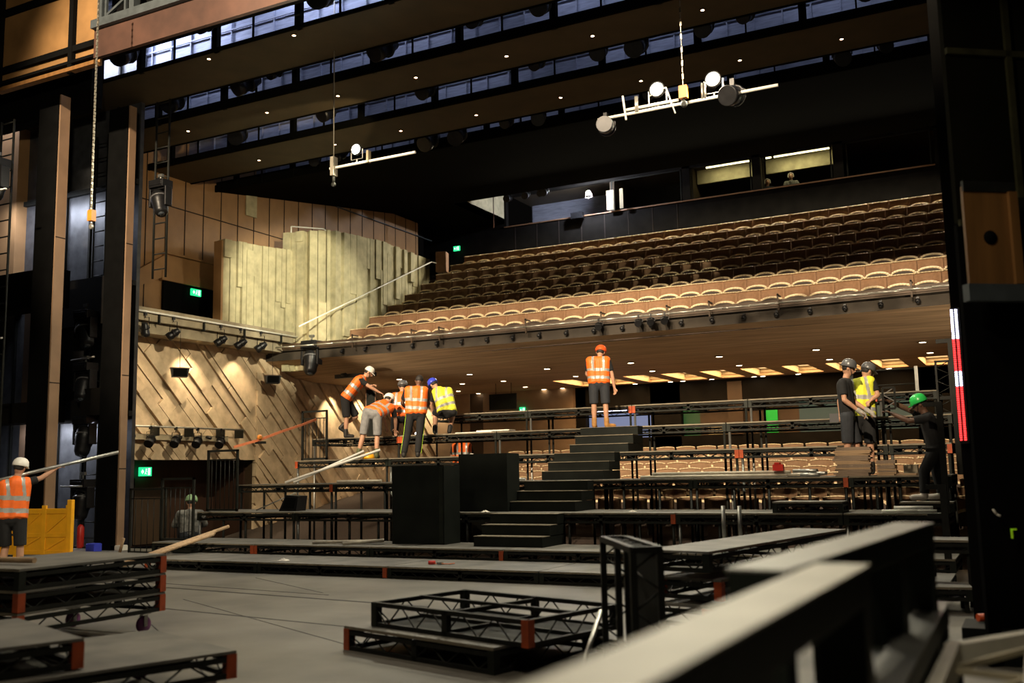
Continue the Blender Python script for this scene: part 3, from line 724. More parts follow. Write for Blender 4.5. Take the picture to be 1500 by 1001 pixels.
o=MB().box(-.35,.3,0,.5,0,.265).build('floor_case','black_ply');o.location=(-.25,8.4,0);tag(o,'low black case on the floor at the foot of the dark column','case')
o=MB().box(0,.5,0,.45,0,.02).build('floor_mat','step_edge');o.location=(-1.4,9.6,0);tag(o,'pale creased sheet on the floor left of the dark column','sheet')
# ================================================================== THEATRE SEATS
def seat_meshes():
    # faces -Y; origin on the floor under the front of the back
    w=.585;n=8
    def shell(z0,z1,y0,dep,th,wid,lean=.0,crown=.02):
        vs=[];fs=[];m=4
        for side in (0,1):
            for j in range(m+1):
                z=z0+(z1-z0)*j/m
                for i in range(n+1):
                    u=i/n*2-1;x=u*wid/2
                    y=y0-dep*(u*u)+dep+ (th if side else 0)+lean*(z-z0)
                    vs.append((x,y,z+crown*(1-u*u)*(j/m)))
        k=(n+1)*(m+1)
        for j in range(m):
            for i in range(n):
                a=j*(n+1)+i;fs.append((a,a+1,a+n+2,a+n+1));fs.append((k+a+1,k+a,k+a+n+1,k+a+n+2))
        rim=[]
        for i in range(n):
            a=m*(n+1)+i;rim.append((a,a+1,k+a+1,k+a));fs.append((i,k+i,k+i+1,i+1))
        for j in range(m):
            a=j*(n+1);fs.append((a,a+n+1,k+a+n+1,k+a));a+=n;fs.append((a,k+a,k+a+n+1,a+n+1))
        return vs,fs,rim
    b=MB();b.smooth=True;v,f,r=shell(.32,.85,0,.11,.05,w,.05,.028);b.add(v,f+r)
    back=b.mesh('backrest','seat_tan')
    b=MB();pts=[]
    for i in range(n+1):
        u=i/n*2-1;pts.append((u*w/2,-.11*u*u+.11+.012,.85+.028*(1-u*u)))
    for a,c in zip(pts,pts[1:]): b.tube(a,c,.013,n=6)
    rim=b.mesh('top_rim','seat_rim')
    # tipped-up seat pan with an arched top edge
    b=MB();poly=[(-.24,-.17,.26),(.24,-.17,.26),(.255,-.17,.5)]
    arc=[(.255*math.cos(t),-.17,.5+.085*math.sin(t)) for t in [PI*i/10 for i in range(11)]]
    b.prism([(-.22,-.20,.27),(.22,-.20,.27)]+[(x,-.20,z) for x,_,z in arc],(0,.09,0));pan=b.mesh('seat_pan','seat_dark')
    b=MB()
    for a,c in zip(arc,arc[1:]): b.tube((a[0],-.195,a[2]),(c[0],-.195,c[2]),.017,n=6)
    for a,c in zip(arc,arc[1:]): b.bar((a[0],-.15,a[2]),(c[0],-.15,c[2]),.09,.01,up=(0,1,0))
    pr=b.mesh('seat_edge','seat_rim')
    b=MB();b.box(-.285,-.262,-.22,.1,.0,.5);arm=b.mesh('side_frame','seat_dark')
    b5=back.copy();b5.materials[0]=M['stalls_fabric']
    return back,rim,pan,pr,arm,b5
SM=seat_meshes()
def make_seat(name,loc,rz,label,group):
    e=empty(name,loc,rz,label,'seat',group)
    bk=link_mesh('backrest',SM[0] if name=='theatre_chair' else SM[5],e);link_mesh('top_rim',SM[1],e);p=link_mesh('seat_pan',SM[2],e);link_mesh('seat_edge',SM[3],p);link_mesh('side_frame',SM[4],e)
    return e
RN=['front row','second row','third row','fourth row','fifth row','sixth row','seventh row','back row']
for k in range(8):
    z=5.02+.51*k;x=-18.0
    proto=None
    while x<-1.0:
        y=24.6+1.0*k-(((x+9.5)/10.)**2)*.25+.0
        rz=math.atan(-.5*(x+9.5)/100.)
        lab='tan tip-up theatre seat in the %s of the upper circle'%RN[k]
        if proto is None: proto=make_seat('theatre_chair',(x,y,z),rz,lab,'circle seats, '+RN[k])
        else: dup(proto,(x,y,z),rz)
        x+=.596
for k in range(9):
    y0=22.5+.95*k;x=-15.6 if k>2 else -13.8;proto=None
    lab='tan tip-up theatre seat in stalls row %s seen between the decks'%('one two three four five six seven eight nine'.split()[k])
    while x<-1.2:
        z=-.05+.175*(y0-22.5)
        if proto is None: proto=make_seat('stalls_chair',(x,y0,z),0,lab,'stalls seats, row %d'%(k+1))
        else: dup(proto,(x,y0,z),0)
        x+=.66
# ================================================================== rails on the circle front
def polyrail(b,pts,r): 
    for a,c in zip(pts,pts[1:]): b.tube(a,c,r,n=8)
e=empty('circle_front_rail',(0,0,0),0,'long bright steel pipe rail along the front of the circle','rail')
N=30;b=MB();polyrail(b,[(-20.3+i*(20.6/N),fy(-20.3+i*(20.6/N))-.28,5.37) for i in range(N+1)],.024);b.build('pipe','alu',e)
for x in (-17.6,-15.6,-14.7,-12.0,-9.8,-8.0,-6.9,-5.2,-2.2):
    f=fy(x)-.28;MB().box(x-.02,x+.02,f,f+.3,5.55,5.58).box(x-.02,x+.02,f-.0,f+.03,5.36,5.6).box(x-.02,x+.02,f+.02,f+.06,5.2,5.36).build('bracket','brown_dark',e)
x=-18.1;i=0
spot0=None
while x<-1.3:
    f=fy(x)-.02
    if spot0 is None:
        e=empty('fascia_spotlight',(x,f,5.14),0,'small black dome spotlight under the circle front rail','spotlight','dome spotlights on the circle front')
        MB().box(-.03,.03,-.03,.05,.02,.09).build('bracket','lantern_black',e)
        MB().lathe([(.01,-.055),(.045,-.045),(.062,-.01),(.06,.03),(.03,.05)],c=(0,-.05,-.01),n=14).build('body','lantern_black',e)
        MB().lathe([(.01,-.01),(.03,0),(.01,.01)],c=(0,-.05,-.06),n=10).build('lens','lens',e);spot0=e
    else: dup(spot0,(x,f,5.14))
    x+=.80
# ================================================================== stage lanterns
def lantern(loc,aim,label,group=None,s=1.,hang=.16,name='stage_lantern',doors=False):
    e=empty(name,loc,0,label,'stage light',group);e.scale=(s,s,s)
    MB().box(-.025,.025,-.035,.035,-.03,.05).tube((0,0,-.09),(0,0,-.02),.012).build('clamp','lantern_black',e)
    MB().bar((-.13,0,-.09),(.13,0,-.09),.02,.006).bar((-.13,0,-.09),(-.13,0,-.09-hang),.02,.006).bar((.13,0,-.09),(.13,0,-.09-hang),.02,.006).build('yoke','lantern_black',e)
    d=(V(aim)).normalized();q=d.to_track_quat('Z','Y').to_matrix().to_4x4()
    c=V((0,0,-.09-hang))
    bo=MB().lathe([(.04,-.2),(.07,-.19),(.085,-.12),(.10,-.10),(.10,.05),(.115,.06),(.115,.16),(.108,.16)],c=c,mtx=q,n=16).build('body','lantern_black',e)
    MB().lathe([(.1,.13),(.1,.135)],c=c,mtx=q,n=16).build('lens','lens',e)
    MB().lathe([(.105,-.06),(.125,-.06),(.125,-.04),(.105,-.04)],c=c,mtx=q,n=14).build('cooling_fins','lantern_black',e)
    return e
def moving_light(loc,aim,label,s=1.,group=None,up=False):
    e=empty('moving_light',loc,0,label,'stage light',group);e.scale=(s,s,s)
    MB().box(-.2,.2,-.14,.14,-.16,0).box(-.17,.17,-.15,-.14,-.12,-.04).build('base','lantern_black',e,.01)
    MB().box(-.24,-.19,-.09,.09,-.55,-.14).box(.19,.24,-.09,.09,-.55,-.14).box(-.22,.22,-.08,.08,-.2,-.15).build('yoke','lantern_black',e,.012)
    q=V(aim).normalized().to_track_quat('Z','Y').to_matrix().to_4x4();c=V((0,0,-.45))
    MB().lathe([(.06,-.3),(.13,-.28),(.17,-.18),(.18,.0),(.165,.02),(.165,.1),(.15,.12),(.14,.26),(.10,.33)],c=c,mtx=q,n=20).build('head','lantern_black',e)
    MB().lathe([(.16,-.1),(.19,-.1),(.19,-.07),(.17,-.07)],c=c,mtx=q,n=20).build('vent_ring','grey_plastic',e)
    MB().lathe([(.02,.30),(.085,.325),(.02,.345)],c=c,mtx=q,n=16).build('lens','lens',e)
    MB().tube((0,0,0),(0,0,.12),.02).box(-.06,.06,-.03,.03,.08,.14).build('clamp','galv',e)
    return e
for x,t in ((-9.85,'right over the lone standing worker'),(-8.75,'left of the cluster on the circle front'),(-8.42,'middle of the cluster on the circle front'),(-8.05,'right of the cluster on the circle front')):
    lantern((x,fy(x)-.30,5.37),(.2,-1,-.5),'black lantern clipped to the circle front rail, '+t,s=.8,hang=.10)
# wall pipes
e=empty('wall_lighting_pipe',(0,0,0),0,'upper steel lighting pipe along the ledge of the diagonal-board wall','pipe')
MB().tube((-20.1,16.6,5.78),(-20.1,25.3,5.76),.03).build('pipe','white_plastic',e)
for y in (17.,18.6,20.2,21.8,23.4,25.): MB().box(-20.2,-20.08,y,y+.03,5.5,5.8).build('bracket','black_steel',e)
e=empty('wall_lighting_pipe',(0,0,0),0,'lower steel lighting pipe across the diagonal-board wall above the exit doors','pipe')
MB().tube((-20.45,17.4,2.84),(-20.45,22.2,2.84),.026).build('pipe','alu',e)
for y in (17.8,19.0,20.2,21.4,22.15): MB().box(-20.75,-20.43,y,y+.03,2.6,2.86).build('bracket','black_steel',e)
LU=[(18.15,'facing down at the bright left end'),(19.1,'left of the first hung speaker'),(20.85,'between the two hung speakers'),(21.65,'beside the second cluster'),(22.5,'just left of the second hung speaker'),(24.2,'nearest the big moving light')]
for y,t in LU: lantern((-20.1,y,5.70),(-.25,.35,-.9) if y<19 else (-.7,-.3,-.5),'black stage lantern clamped under the upper wall pipe, '+t,s=1.0,hang=.32)
for i,y in enumerate((18.74,19.61,20.4,21.28)): lantern((-20.45,y,2.80),(.3,-.6,-.5),'black stage lantern under the lower wall pipe, %s'%['nearest the pillar','second from the pillar','third from the pillar','last before the pipe end'][i],s=1.05,hang=.22)
for y,t in ((18.3,'nearest the pillar'),(19.9,'above the exit sign'),(21.0,'over the baluster panel')):
    o=MB().tube((0,0,0),(.12,.05,-.05),.045).tube((-.02,0,0),(0,0,0),.03).build('floodlight','lantern_black');o.location=(-20.7,y,2.62);tag(o,'tiny flood on the lower shelf, '+t,'stage light')
def hung_speaker(loc,lab,rz=0):
    e=empty('hung_speaker',loc,rz,lab,'speaker')
    MB().prism([(-.2,-.14,-.12),(.2,-.14,-.12),(.24,-.14,.12),(-.24,-.14,.12)],(0,.28,0)).build('cabinet','lantern_black',e,.01)
    MB().box(-.18,.18,-.146,-.14,-.1,.1).build('grille','matt_black',e);MB().box(-.25,.25,-.15,.15,.12,.135).build('top_plate','speaker_brown',e)
    MB().tube((0,0,.13),(0,0,1.35),.006).build('suspension_wire','black_steel',e)
hung_speaker((-20.3,19.55,4.3),'small black speaker hung on a wire before the diagonal wall, left one',.9)
hung_speaker((-20.3,23.25,4.38),'small black speaker hung on a wire before the diagonal wall, right one',.9)
moving_light((-19.3,23.85,5.55),(.15,-.35,-1),'big black moving light hung at the corner where circle meets wall',1.35)
moving_light((-16.27,15.,7.85),(.5,-.3,-1),'big black moving light hung high beside the tall left pillar',1.05)
o=MB().box(0,1.5,0,.1,-.12,.0).tube((.3,-.05,-.02),(.5,-.1,-.02),.05).build('dark_light_box','lantern_black');o.location=(-19.0,24.6,4.55);tag(o,'low black lighting box tucked under the circle at the wall','stage light')
# ================================================================== exit signs
def exit_sign(loc,rz,w,h,lab):
    e=empty('exit_sign',loc,rz,lab,'exit sign')
    MB().box(-w/2,w/2,-.03,.03,-h/2,h/2).build('housing','em_exit',e)
    y=-.034
    b=MB();u=w/8.
    # arrow, running figure, doorway
    b.prism([(-3.2*u,y,0),(-2.2*u,y,.3*h),(-2.2*u,y,.12*h),(-1.5*u,y,.12*h),(-1.5*u,y,-.12*h),(-2.2*u,y,-.12*h),(-2.2*u,y,-.3*h)],(0,-.003,0));b.build('arrow','em_exit_w',e)
    b=MB();b.lathe([(.001,-.001),(.42*u,0),(.001,.001)],c=(.2*u,y,.26*h),ax='y',n=10).bar((.1*u,y,.15*h),(-.2*u,y,-.08*h),.3*u,.004,up=(0,1,0)).bar((-.2*u,y,-.08*h),(.5*u,y,-.32*h),.22*u,.004,up=(0,1,0)).bar((-.2*u,y,-.08*h),(-.8*u,y,-.3*h),.22*u,.004,up=(0,1,0)).bar((.1*u,y,.12*h),(.9*u,y,.0),.18*u,.004,up=(0,1,0));b.build('running_figure','em_exit_w',e)
    MB().box(1.4*u,2.9*u,y-.003,y,-.38*h,.38*h).build('doorway','em_exit_w',e)
exit_sign((-22.3,20.28,1.68),PI/2,.42,.25,'green exit sign in the dark doorway under the lower wall pipe')
exit_sign((-21.8,21.55,6.95),PI/2,.38,.2,'green exit sign in the dark upper opening of the left wall')
exit_sign((-21.2,35.8,10.95),0,.30,.2,'small green exit sign on the dark rear wall of the circle')
exit_sign((-16.95,33.3,3.75),.5,.22,.24,'small green exit sign under the circle beside the dark screen')
e=empty('hanging_screen',(-16.0,30,3.86),0,'dark rectangular screen hanging under the circle','screen');MB().box(-.55,.5,0,.06,-.27,.27).build('panel','black_ply',e);MB().tube((-.3,.03,.27),(-.3,.03,.65),.01).tube((.3,.03,.27),(.3,.03,.65),.01).build('hanger','black_steel',e)
# ================================================================== soffit downlights
DL=[(-17.96,26.6),(-15.35,26.6),(-12.69,26.6),(-10.04,26.6),(-7.47,26.6),(-4.89,26.6),(-2.3,26.6),(-17.2,29.3),(-15.6,29.3),(-12.96,29.3),(-10.36,29.3),(-7.64,29.3),(-5.03,29.3),(-2.36,29.3),
(-18.9,31.9),(-16.1,31.9),(-18.87,34.2),(-16.06,33.95),(-15.29,34.2),(-12.45,34.3),(-11.14,34.4),(-10.69,34.3),(-9.67,34.4),(-8.21,34.3),(-7.91,34.3),(-6.75,34.3),(-3.93,34.2)]
d0=None
for (x,y) in DL:
    if y>33.2: y=33.35
    if d0 is None:
        e=empty('soffit_downlight',(x,y,4.5),0,'small round downlight set in the ceiling under the circle','downlight','downlights under the circle')
        MB().lathe([(.10,-.012),(.13,-.012),(.13,.0),(.10,.0)],n=18).build('bezel','concrete_dark',e);MB().lathe([(.001,-.014),(.085,-.014),(.085,-.004)],n=16).build('lamp','em_soffit',e);d0=e
    else: dup(d0,(x,y,4.5))
    if y<33: spot((x,y,4.47),(x,y,0),22,(1,.72,.42),120,.8,.05)
BR=[(14.6+.85,[-15.51+2.34*0,-18.0]),(18.06,[-15.99,-13.84,-11.67,-9.37,-7.38,-5.07]),(20.7,[-19.4,-21.4+5.3,-13.93,-11.7,-9.4,-7.4,-5.08,-2.93])]
bl=[(-15.9+.1,15.5)]
DB=[(-14.9,14.95),(-12.6,14.95),(-18.6,18.0),(-15.99,18.0),(-13.84,18.0),(-11.67,18.0),(-9.37,18.0),(-7.38,18.0),(-5.07,18.0),(-18.7,20.75),(-16.05,20.75),(-13.93,20.75),(-11.68,20.75),(-9.37,20.75),(-7.35,20.75),(-5.07,20.75),(-2.93,20.75)]
d0=None
for (x,y) in DB:
    if d0 is None:
        e=empty('bridge_downlight',(x,y,10.3),0,'small warm downlight in the underside of a ceiling lighting bridge','downlight','downlights in the lighting bridges')
        MB().lathe([(.04,-.012),(.065,-.012),(.065,.0),(.04,.0)],n=16).build('bezel','bridge_brown',e);MB().lathe([(.001,-.014),(.036,-.014),(.036,-.004)],n=14).build('lamp','em_down',e);d0=e
    else: dup(d0,(x,y,10.3))
    spot((x,y,10.27),(x,y,0),4,(1,.70,.42),70,.8,.04)
# ================================================================== hanging bars with work lights
def work_lamp(loc,lab,s=1.):
    e=empty('work_light',loc,0,lab,'work light');e.scale=(s,s,s)
    MB().lathe([(.001,-.02),(.10,-.02),(.10,-.005)],ax='y',n=18).build('bulb','em_work',e)
    MB().lathe([(.115,-.02),(.13,-.02),(.12,.03),(.07,.09),(.03,.1)],ax='y',n=18).build('reflector','lantern_black',e)
    MB().bar((-.14,.02,0),(-.14,.02,-.2),.02,.006).bar((.14,.02,0),(.14,.02,-.2),.02,.006).bar((-.14,.02,-.2),(.14,.02,-.2),.02,.006).tube((0,.02,-.2),(0,.02,-.28),.014).build('bracket','alu',e)
work_lamp((-11.83,16,8.08),'single dazzling work light on the left hung bar')
work_lamp((-5.38,16,8.06),'left one of two dazzling work lights on the right hung bar',1.15)
work_lamp((-4.38,16,8.04),'right one of two dazzling work lights on the right hung bar',1.15)
work_lamp((-14.9,35.4,12.35),'dazzling work light in the slot at the rear of the circle',.9)
e=empty('lighting_bar',(0,0,0),0,'short hung lighting bar under the left work light','lighting bar')
MB().tube((-12.5,16,7.78),(-10.4,16,7.78),.03).build('pipe','white_plastic',e)
MB().box(-12.42,-12.34,15.9,16.05,7.6,8.0).tube((-12.38,15.97,8.0),(-12.38,15.97,13.4),.012).build('hoist_chain','chain',e)
MB().tube((-12.38,15.97,7.62),(-12.38,15.97,7.45),.03).lathe([(.02,-.02),(.05,-.02),(.05,.02),(.02,.02)],c=(-12.38,15.97,7.42),ax='y',n=12).build('hook','black_steel',e)
MB().box(-11.55,-11.5,15.95,16.05,7.75,8.0).build('hanger','step_edge',e)
e=empty('lighting_bar',(0,0,0),0,'long hung lighting bar carrying two work lights','lighting bar')
MB().tube((-6.5,16,7.72),(-3.3,16,7.72),.03).tube((-6.0,16,7.80),(-5.0,16,7.80),.028).build('pipe','white_plastic',e)
for x in (-5.75,-5.72,-4.55,-4.50): MB().tube((x-.02,15.97,7.72),(x-.02,15.97,8.0),.02).build('upright','alu',e)
MB().tube((-5.95,15.95,7.6),(-6.0,15.95,8.05),.02).build('brace','white_plastic',e)
MB().tube((-5.05,15.95,7.55),(-5.2,15.95,8.05),.014).tube((-5.2,15.95,8.05),(-5.5,15.95,7.95),.014).build('brace','white_plastic',e)
lantern((-6.35,16,7.75),(.2,-1,-.1),'black lantern at the left end of the bar with two work lights',s=1.3,hang=.05)
lantern((-4.05,16,7.9),(-.2,-1,-.3),'black lantern beside the right work light',s=1.5,hang=.05)
e=empty('chain_hoist',(-4.86,15.85,7.85),0,'orange chain hoist hooked on the right hung bar','chain hoist')
MB().box(-.07,.07,-.05,.05,-.1,.12).build('hook_block','hoist_orange',e)
b=MB()
for i in range(46): b.bar((0,0,.12+.12*i),(0,0,.12+.12*i+.1),.03 if i%2 else .012,.012 if i%2 else .03)
b.build('chain','chain',e);MB().lathe([(.03,-.02),(.06,-.02),(.06,.02),(.03,.02)],c=(0,0,-.2),ax='y',n=14).tube((0,0,-.1),(0,0,-.16),.02).build('hook','black_steel',e)
e=empty('chain_hoist',(-14.72,12,6.2),0,'steel chain with orange hook block hanging at the far left','chain hoist')
MB().box(-.055,.055,-.05,.05,-.1,.1).build('hook_block','hoist_orange',e)
b=MB()
for i in range(70): b.bar((-.02,0,.1+.06*i),(-.02,0,.1+.06*i+.05),.04 if i%2 else .015,.015 if i%2 else .04)
b.build('chain','chain',e);MB().lathe([(.025,-.015),(.05,-.015),(.05,.015),(.025,.015)],c=(0,0,-.2),ax='y',n=14).tube((0,0,-.1),(0,0,-.16),.018).build('hook','alu',e)
tubes('hung_chain',['thin chain hanging from the ceiling in front of the lighting bridges'],[((-11.55,14.2,7.4),(-11.55,14.2,13.4))],'black_steel',.012,'chain')
bpy.data.objects['hung_chain'].location=(-11.0,14.2,10.4)
# silhouettes of lanterns in the bridge slots
rng=random.Random(21)
sl=[]
W3=['over the wall end','over the left aisle','left of centre','at the centre','right of centre','near the dark column','over the left bar','over the right bar','beside the left post','beside the right post','far left','far right']
for r,(yy,zz) in enumerate(((14.35,10.9),(17.0,10.95),(19.6,10.95),(22.15,10.75))):
    x=(-16.9 if r==0 else -18.6)+rng.random()
    while x<-1.5:
        e=lantern((x,yy,zz+.05),(rng.uniform(-.5,.5),-1,-.7),'dark stage lantern hanging in the %s ceiling slot'%['first','second','third','rearmost'][r],'lanterns in the %s ceiling slot'%['first','second','third','rearmost'][r],s=rng.choice((1.3,1.6,1.9)),hang=.1)
        x+=rng.choice((.9,1.5,2.3,3.0))
# lanterns in the rear slot
for i,x in enumerate((-18.2,-17.55,-16.75,-16.1,-15.75)):
    if i==0: continue
    lantern((x+.0 if i<4 else -15.95,33.6,12.35),(.1,-1,-.4),'%s square black flood in the lit slot at the rear of the circle'%['','first','second','third','fourth'][i],s=1.2,hang=.12)
e=empty('slot_pipe',(0,0,0),0,'thin pipe across the lit slot at the rear of the circle','pipe');MB().tube((-18.8,33.6,12.45),(-14,33.6,12.45),.03).tube((-18.2,33.6,11),(-18.2,33.6,12.45),.02).build('pipe','rust_beam',e)
o=MB().box(-14.3,-14.0,35.8,35.82,11.65,12.45).box(-13.75,-13.6,35.8,35.82,11.65,12.45).build('slot_door_frame','step_edge');tag(o,'pair of pale uprights beside the rear work light','frame')
o=MB().box(-.25,.25,-.1,.1,0,.25).build('monitor_speaker','lantern_black');o.location=(-15.6,35.85,11.5);tag(o,'small dark box speaker on the sill of the rear slot','speaker')
# handrail and speaker on circle wall
e=empty('aisle_handrail',(0,0,0),0,'slanting white handrail up the pale board-marked wall','handrail')
MB().tube((-19.0,22.9,5.86),(-18.9,30.1,9.08),.022).tube((-18.9,30.1,9.08),(-18.85,30.45,9.08),.022).build('rail','white_plastic',e)
e=empty('guard_rail',(0,0,0),0,'bent white guard rail on top of the tall wall section','handrail')
MB().path([(-20.35,24.1,9.05),(-20.35,24.1,9.32),(-19.7,24.9,9.32),(-19.6,25.1,9.2)],.022).build('rail','white_plastic',e)
e=empty('wall_speaker',(-18.75,30.6,8.75),.3,'tan box speaker on a stand at the top of the slanting handrail','speaker')
MB().box(-.2,.2,-.2,.2,0,.75).build('cabinet','speaker_brown',e,.02);MB().box(-.45,-.2,-.1,.2,-.1,.8).build('side_panel','matt_black',e);MB().tube((0,0,-.75),(0,0,0),.02).box(-.12,.12,-.02,.02,-.25,-.2).build('stand','black_steel',e)
# ================================================================== left wing booms
def boom(x,y,z0,z1,lab,lights):
    e=empty('lighting_boom',(x,y,z0),0,lab,'lighting boom')
    MB().tube((-.2,0,0),(-.2,0,z1-z0),.025).tube((.2,0,0),(.2,0,z1-z0),.025).build('pole','black_steel',e)
    b=MB();z=.2
    while z<z1-z0: b.tube((-.2,0,z),(.2,0,z),.015,n=6);z+=.35
    b.build('rungs','black_steel',e)
    if z0<1: MB().box(-.4,.4,-.3,.3,0,.03).build('base_plate','black_steel',e)
boom(-18.6,13.0,0,9,'black ladder boom of lanterns at the far left edge','')
boom(-18.85,15.6,0,9.5,'black ladder boom of lanterns between the two left pillars','')
boom(-16.95,15.65,5.9,10,'slim lattice tower beside the second left pillar','')
for i,(x,y,z,a,l) in enumerate(((-18.75,12.7,5.9,(.5,-.4,-1),'black moving light on the far left boom, upper'),(-18.7,12.7,4.1,(.6,-.2,-.8),'black moving light on the far left boom, second'),(-18.8,12.7,2.75,(.2,-.2,-1),'black moving light on the far left boom behind the white helmet'),
   (-18.9,15.35,5.3,(.6,-.3,-1),'black moving light on the inner boom, upper'),(-18.85,15.35,4.1,(.3,-.5,-1),'black moving light on the inner boom, second'),(-18.8,15.35,2.9,(.1,-.3,-1),'black moving light on the inner boom above the pole'),(-18.8,15.35,1.5,(.1,-.3,-1),'black moving light on the inner boom behind the barrier'),(-18.6,12.8,8.1,(.3,-.3,-1),'black moving light on the far left boom, topmost'))):
    moving_light((x,y,z),a,l,1.15)
tubes('wing_pipe',['steel pipe crossing the far left boom high up','steel pipe crossing the far left boom at mid height','steel pipe crossing the inner boom low down','steel pipe crossing the inner boom at mid height'],[((-20,12.6,7.3),(-18.0,12.6,7.35)),((-20,12.6,4.3),(-17.9,12.6,4.3)),((-19.2,15.1,1.35),(-18.4,15.0,1.35)),((-19.4,15.4,4.2),(-18.4,15.2,4.2))],'alu',.02,'pipe')
e=empty('wing_strip_light',(-18.9,15.6,2.82),0,'short white strip light glowing in the left wing bay','strip light');MB().box(-.25,.2,-.02,.02,-.05,.02).build('tube','em_cool',e);MB().box(-.28,.23,-.03,.03,.02,.06).build('housing','alu',e)
e=empty('fire_extinguisher',(-18.75,15.4,.3),0,'red fire extinguisher behind the yellow barrier','fire extinguisher');MB().lathe([(.06,0),(.075,.03),(.075,.45),(.03,.52)],n=14).build('cylinder','red_plastic',e);MB().box(-.03,.06,-.02,.02,.52,.58).build('valve','lantern_black',e)
e.location=(-18.75,15.3,0)
# yellow barrier
e=empty('chapter_barrier',(-17.95,12.55,0),math.radians(18),'yellow plastic folding barrier behind the white-helmet worker','barrier')
b=MB();w=1.7
b.box(0,w,-.02,.02,.1,.18);b.box(0,w,-.02,.02,.42,.5);b.box(0,w,-.02,.02,.86,.96)
for x in (0,.55,1.12,1.62): b.box(x,x+.09,-.025,.025,.0,1.02)
for x in (.09,.64,1.21): b.bar((x,0,.18),(x+.45,0,.42),.05,.03);b.bar((x,0,.5),(x+.45,0,.86),.05,.03);b.box(x,x+.48,-.006,.006,.1,.95)
b.build('panel','yellow_plastic',e,.006);MB().box(1.66,1.76,-.05,.05,0,1.12).build('end_post','yellow_plastic',e,.01)
MB().box(-.05,.12,-.2,.2,0,.04).box(1.6,1.77,-.2,.2,0,.04).build('foot','yellow_plastic',e)
for (x,y,w,h,m,l) in ((-17.3,15.1,.3,.1,'white_plastic','small white carton on the floor between the left pillars'),(-17.6,14.7,.25,.16,'blue_plastic','small blue bag on the floor between the left pillars')):
    o=MB().box(-w/2,w/2,-.1,.1,0,h).box(-w/2.2,w/2.2,-.09,.09,h,h+.01).build('floor_carton',m,None,.01);o.location=(x,y,0);tag(o,l,'box')
tubes('floor_upright',['short timber post stub by the second left pillar'],[((-16.6,14.5,0),(-16.5,14.5,.3))],'timber',.03,'post')
# ================================================================== right side of the stage
def rpanel(cx,cy,z0,z1,w,off=0):
    pass
ang=math.radians(37)
e=empty('wing_flat',(-.40,8.32,0),ang,'dark olive panelled flat filling the upper right corner','scenery flat')
MB().box(0,2.2,0,.05,3.35,6.5).build('panel','olive_panel',e)
b=MB()
for x in (.52,.98,1.5): b.box(x,x+.05,-.03,0,3.3,6.5)
for z in (3.32,4.72): b.box(0,2.2,-.03,0,z,z+.05)
b.build('framing','olive_edge',e)
MB().box(2.1,2.2,-.05,.05,0,6.5).build('edge_post','matt_black',e)
MB().box(0,2.2,.02,.06,0,3.34).build('lower_panel','matt_black',e)
e=empty('plywood_hatch',(-.345,8.18,2.84),ang,'upright orange-brown plywood panel with a round black hole','plywood panel')
MB().box(0,.44,0,.03,0,.76).build('panel','orange_wood',e);MB().box(.37,.44,-.03,0,0,.72).build('batten','orange_wood',e);MB().lathe([(.001,-.006),(.055,-.006),(.055,.002)],c=(.2,0,.36),ax='y',n=24).build('hole','matt_black',e);MB().box(0,.44,-.01,.02,.72,.8).build('top_strip','black_steel',e)
o=MB().box(-.02,1.6,-.06,.02,0,.13).build('cross_beam','grey_steel');o.location=(-.37,8.16,2.70);o.rotation_euler=(0,0,ang);tag(o,'grey steel beam under the plywood panel with the hole','beam')
# LED batten
e=empty('led_batten',(-.62,10.52,0),0,'tall glowing LED batten, red with white bands, on the dark column','LED light')
MB().box(-.03,.05,0,.05,1.62,2.94).build('housing','lantern_black',e)
b=MB();z=1.65;i=0
while z<2.92:
    f=(z-1.65)/1.19;b.mi=1 if (f>.82 or .43<f<.56) else 0
    b.box(-.028,-.008,-.012,0,z,z+.012);b.box(.01,.03,-.012,0,z,z+.012);z+=.021
b.build('led_strip',['em_red','em_white'],e)
e.location=(-.61,10.52,.06)
for x,l in ((.35,'nearer the column'),(.75,'nearer the frame edge')):
    e=empty('wing_lantern',(-.3+x,8.6+x*.6,2.2),0,'dim purple-lit lantern in the right wing, '+l,'stage light');MB().lathe([(.03,-.08),(.06,-.05),(.06,.05),(.03,.07)],ax='x',n=12).build('body','alu',e);MB().tube((0,0,.06),(0,0,.2),.01).tube((0,0,-.2),(0,0,-.06),.01).build('yoke','alu',e)
o=MB().box(0,.012,-.01,0,0,.07).box(0,.045,-.01,0,.06,.072).build('tape_marker','green_tape');o.location=(-.215,8.43,.93);o.rotation_euler=(0,0,ang);tag(o,'fluorescent green tape mark on the black flat at right','tape')
b=MB();pts=[(0,0,0),(.02,0,-.03),(.05,0,-.05)]
o=MB().path([(0,0,.05),(.025,0,.01),(.05,0,.0)],.008).build('cable_tie','paper');o.location=(-.32,8.33,1.10);tag(o,'pale knotted cord end on the black flat above the green tape','cord')
# fill bay behind the right flat
b=MB();b.box(-.2,4,11.5,11.6,0,9);struct(b,'wall_wing_right','black_wall')
point((-.95,10.3,2.3),2.2,(1,.25,.6),.1)
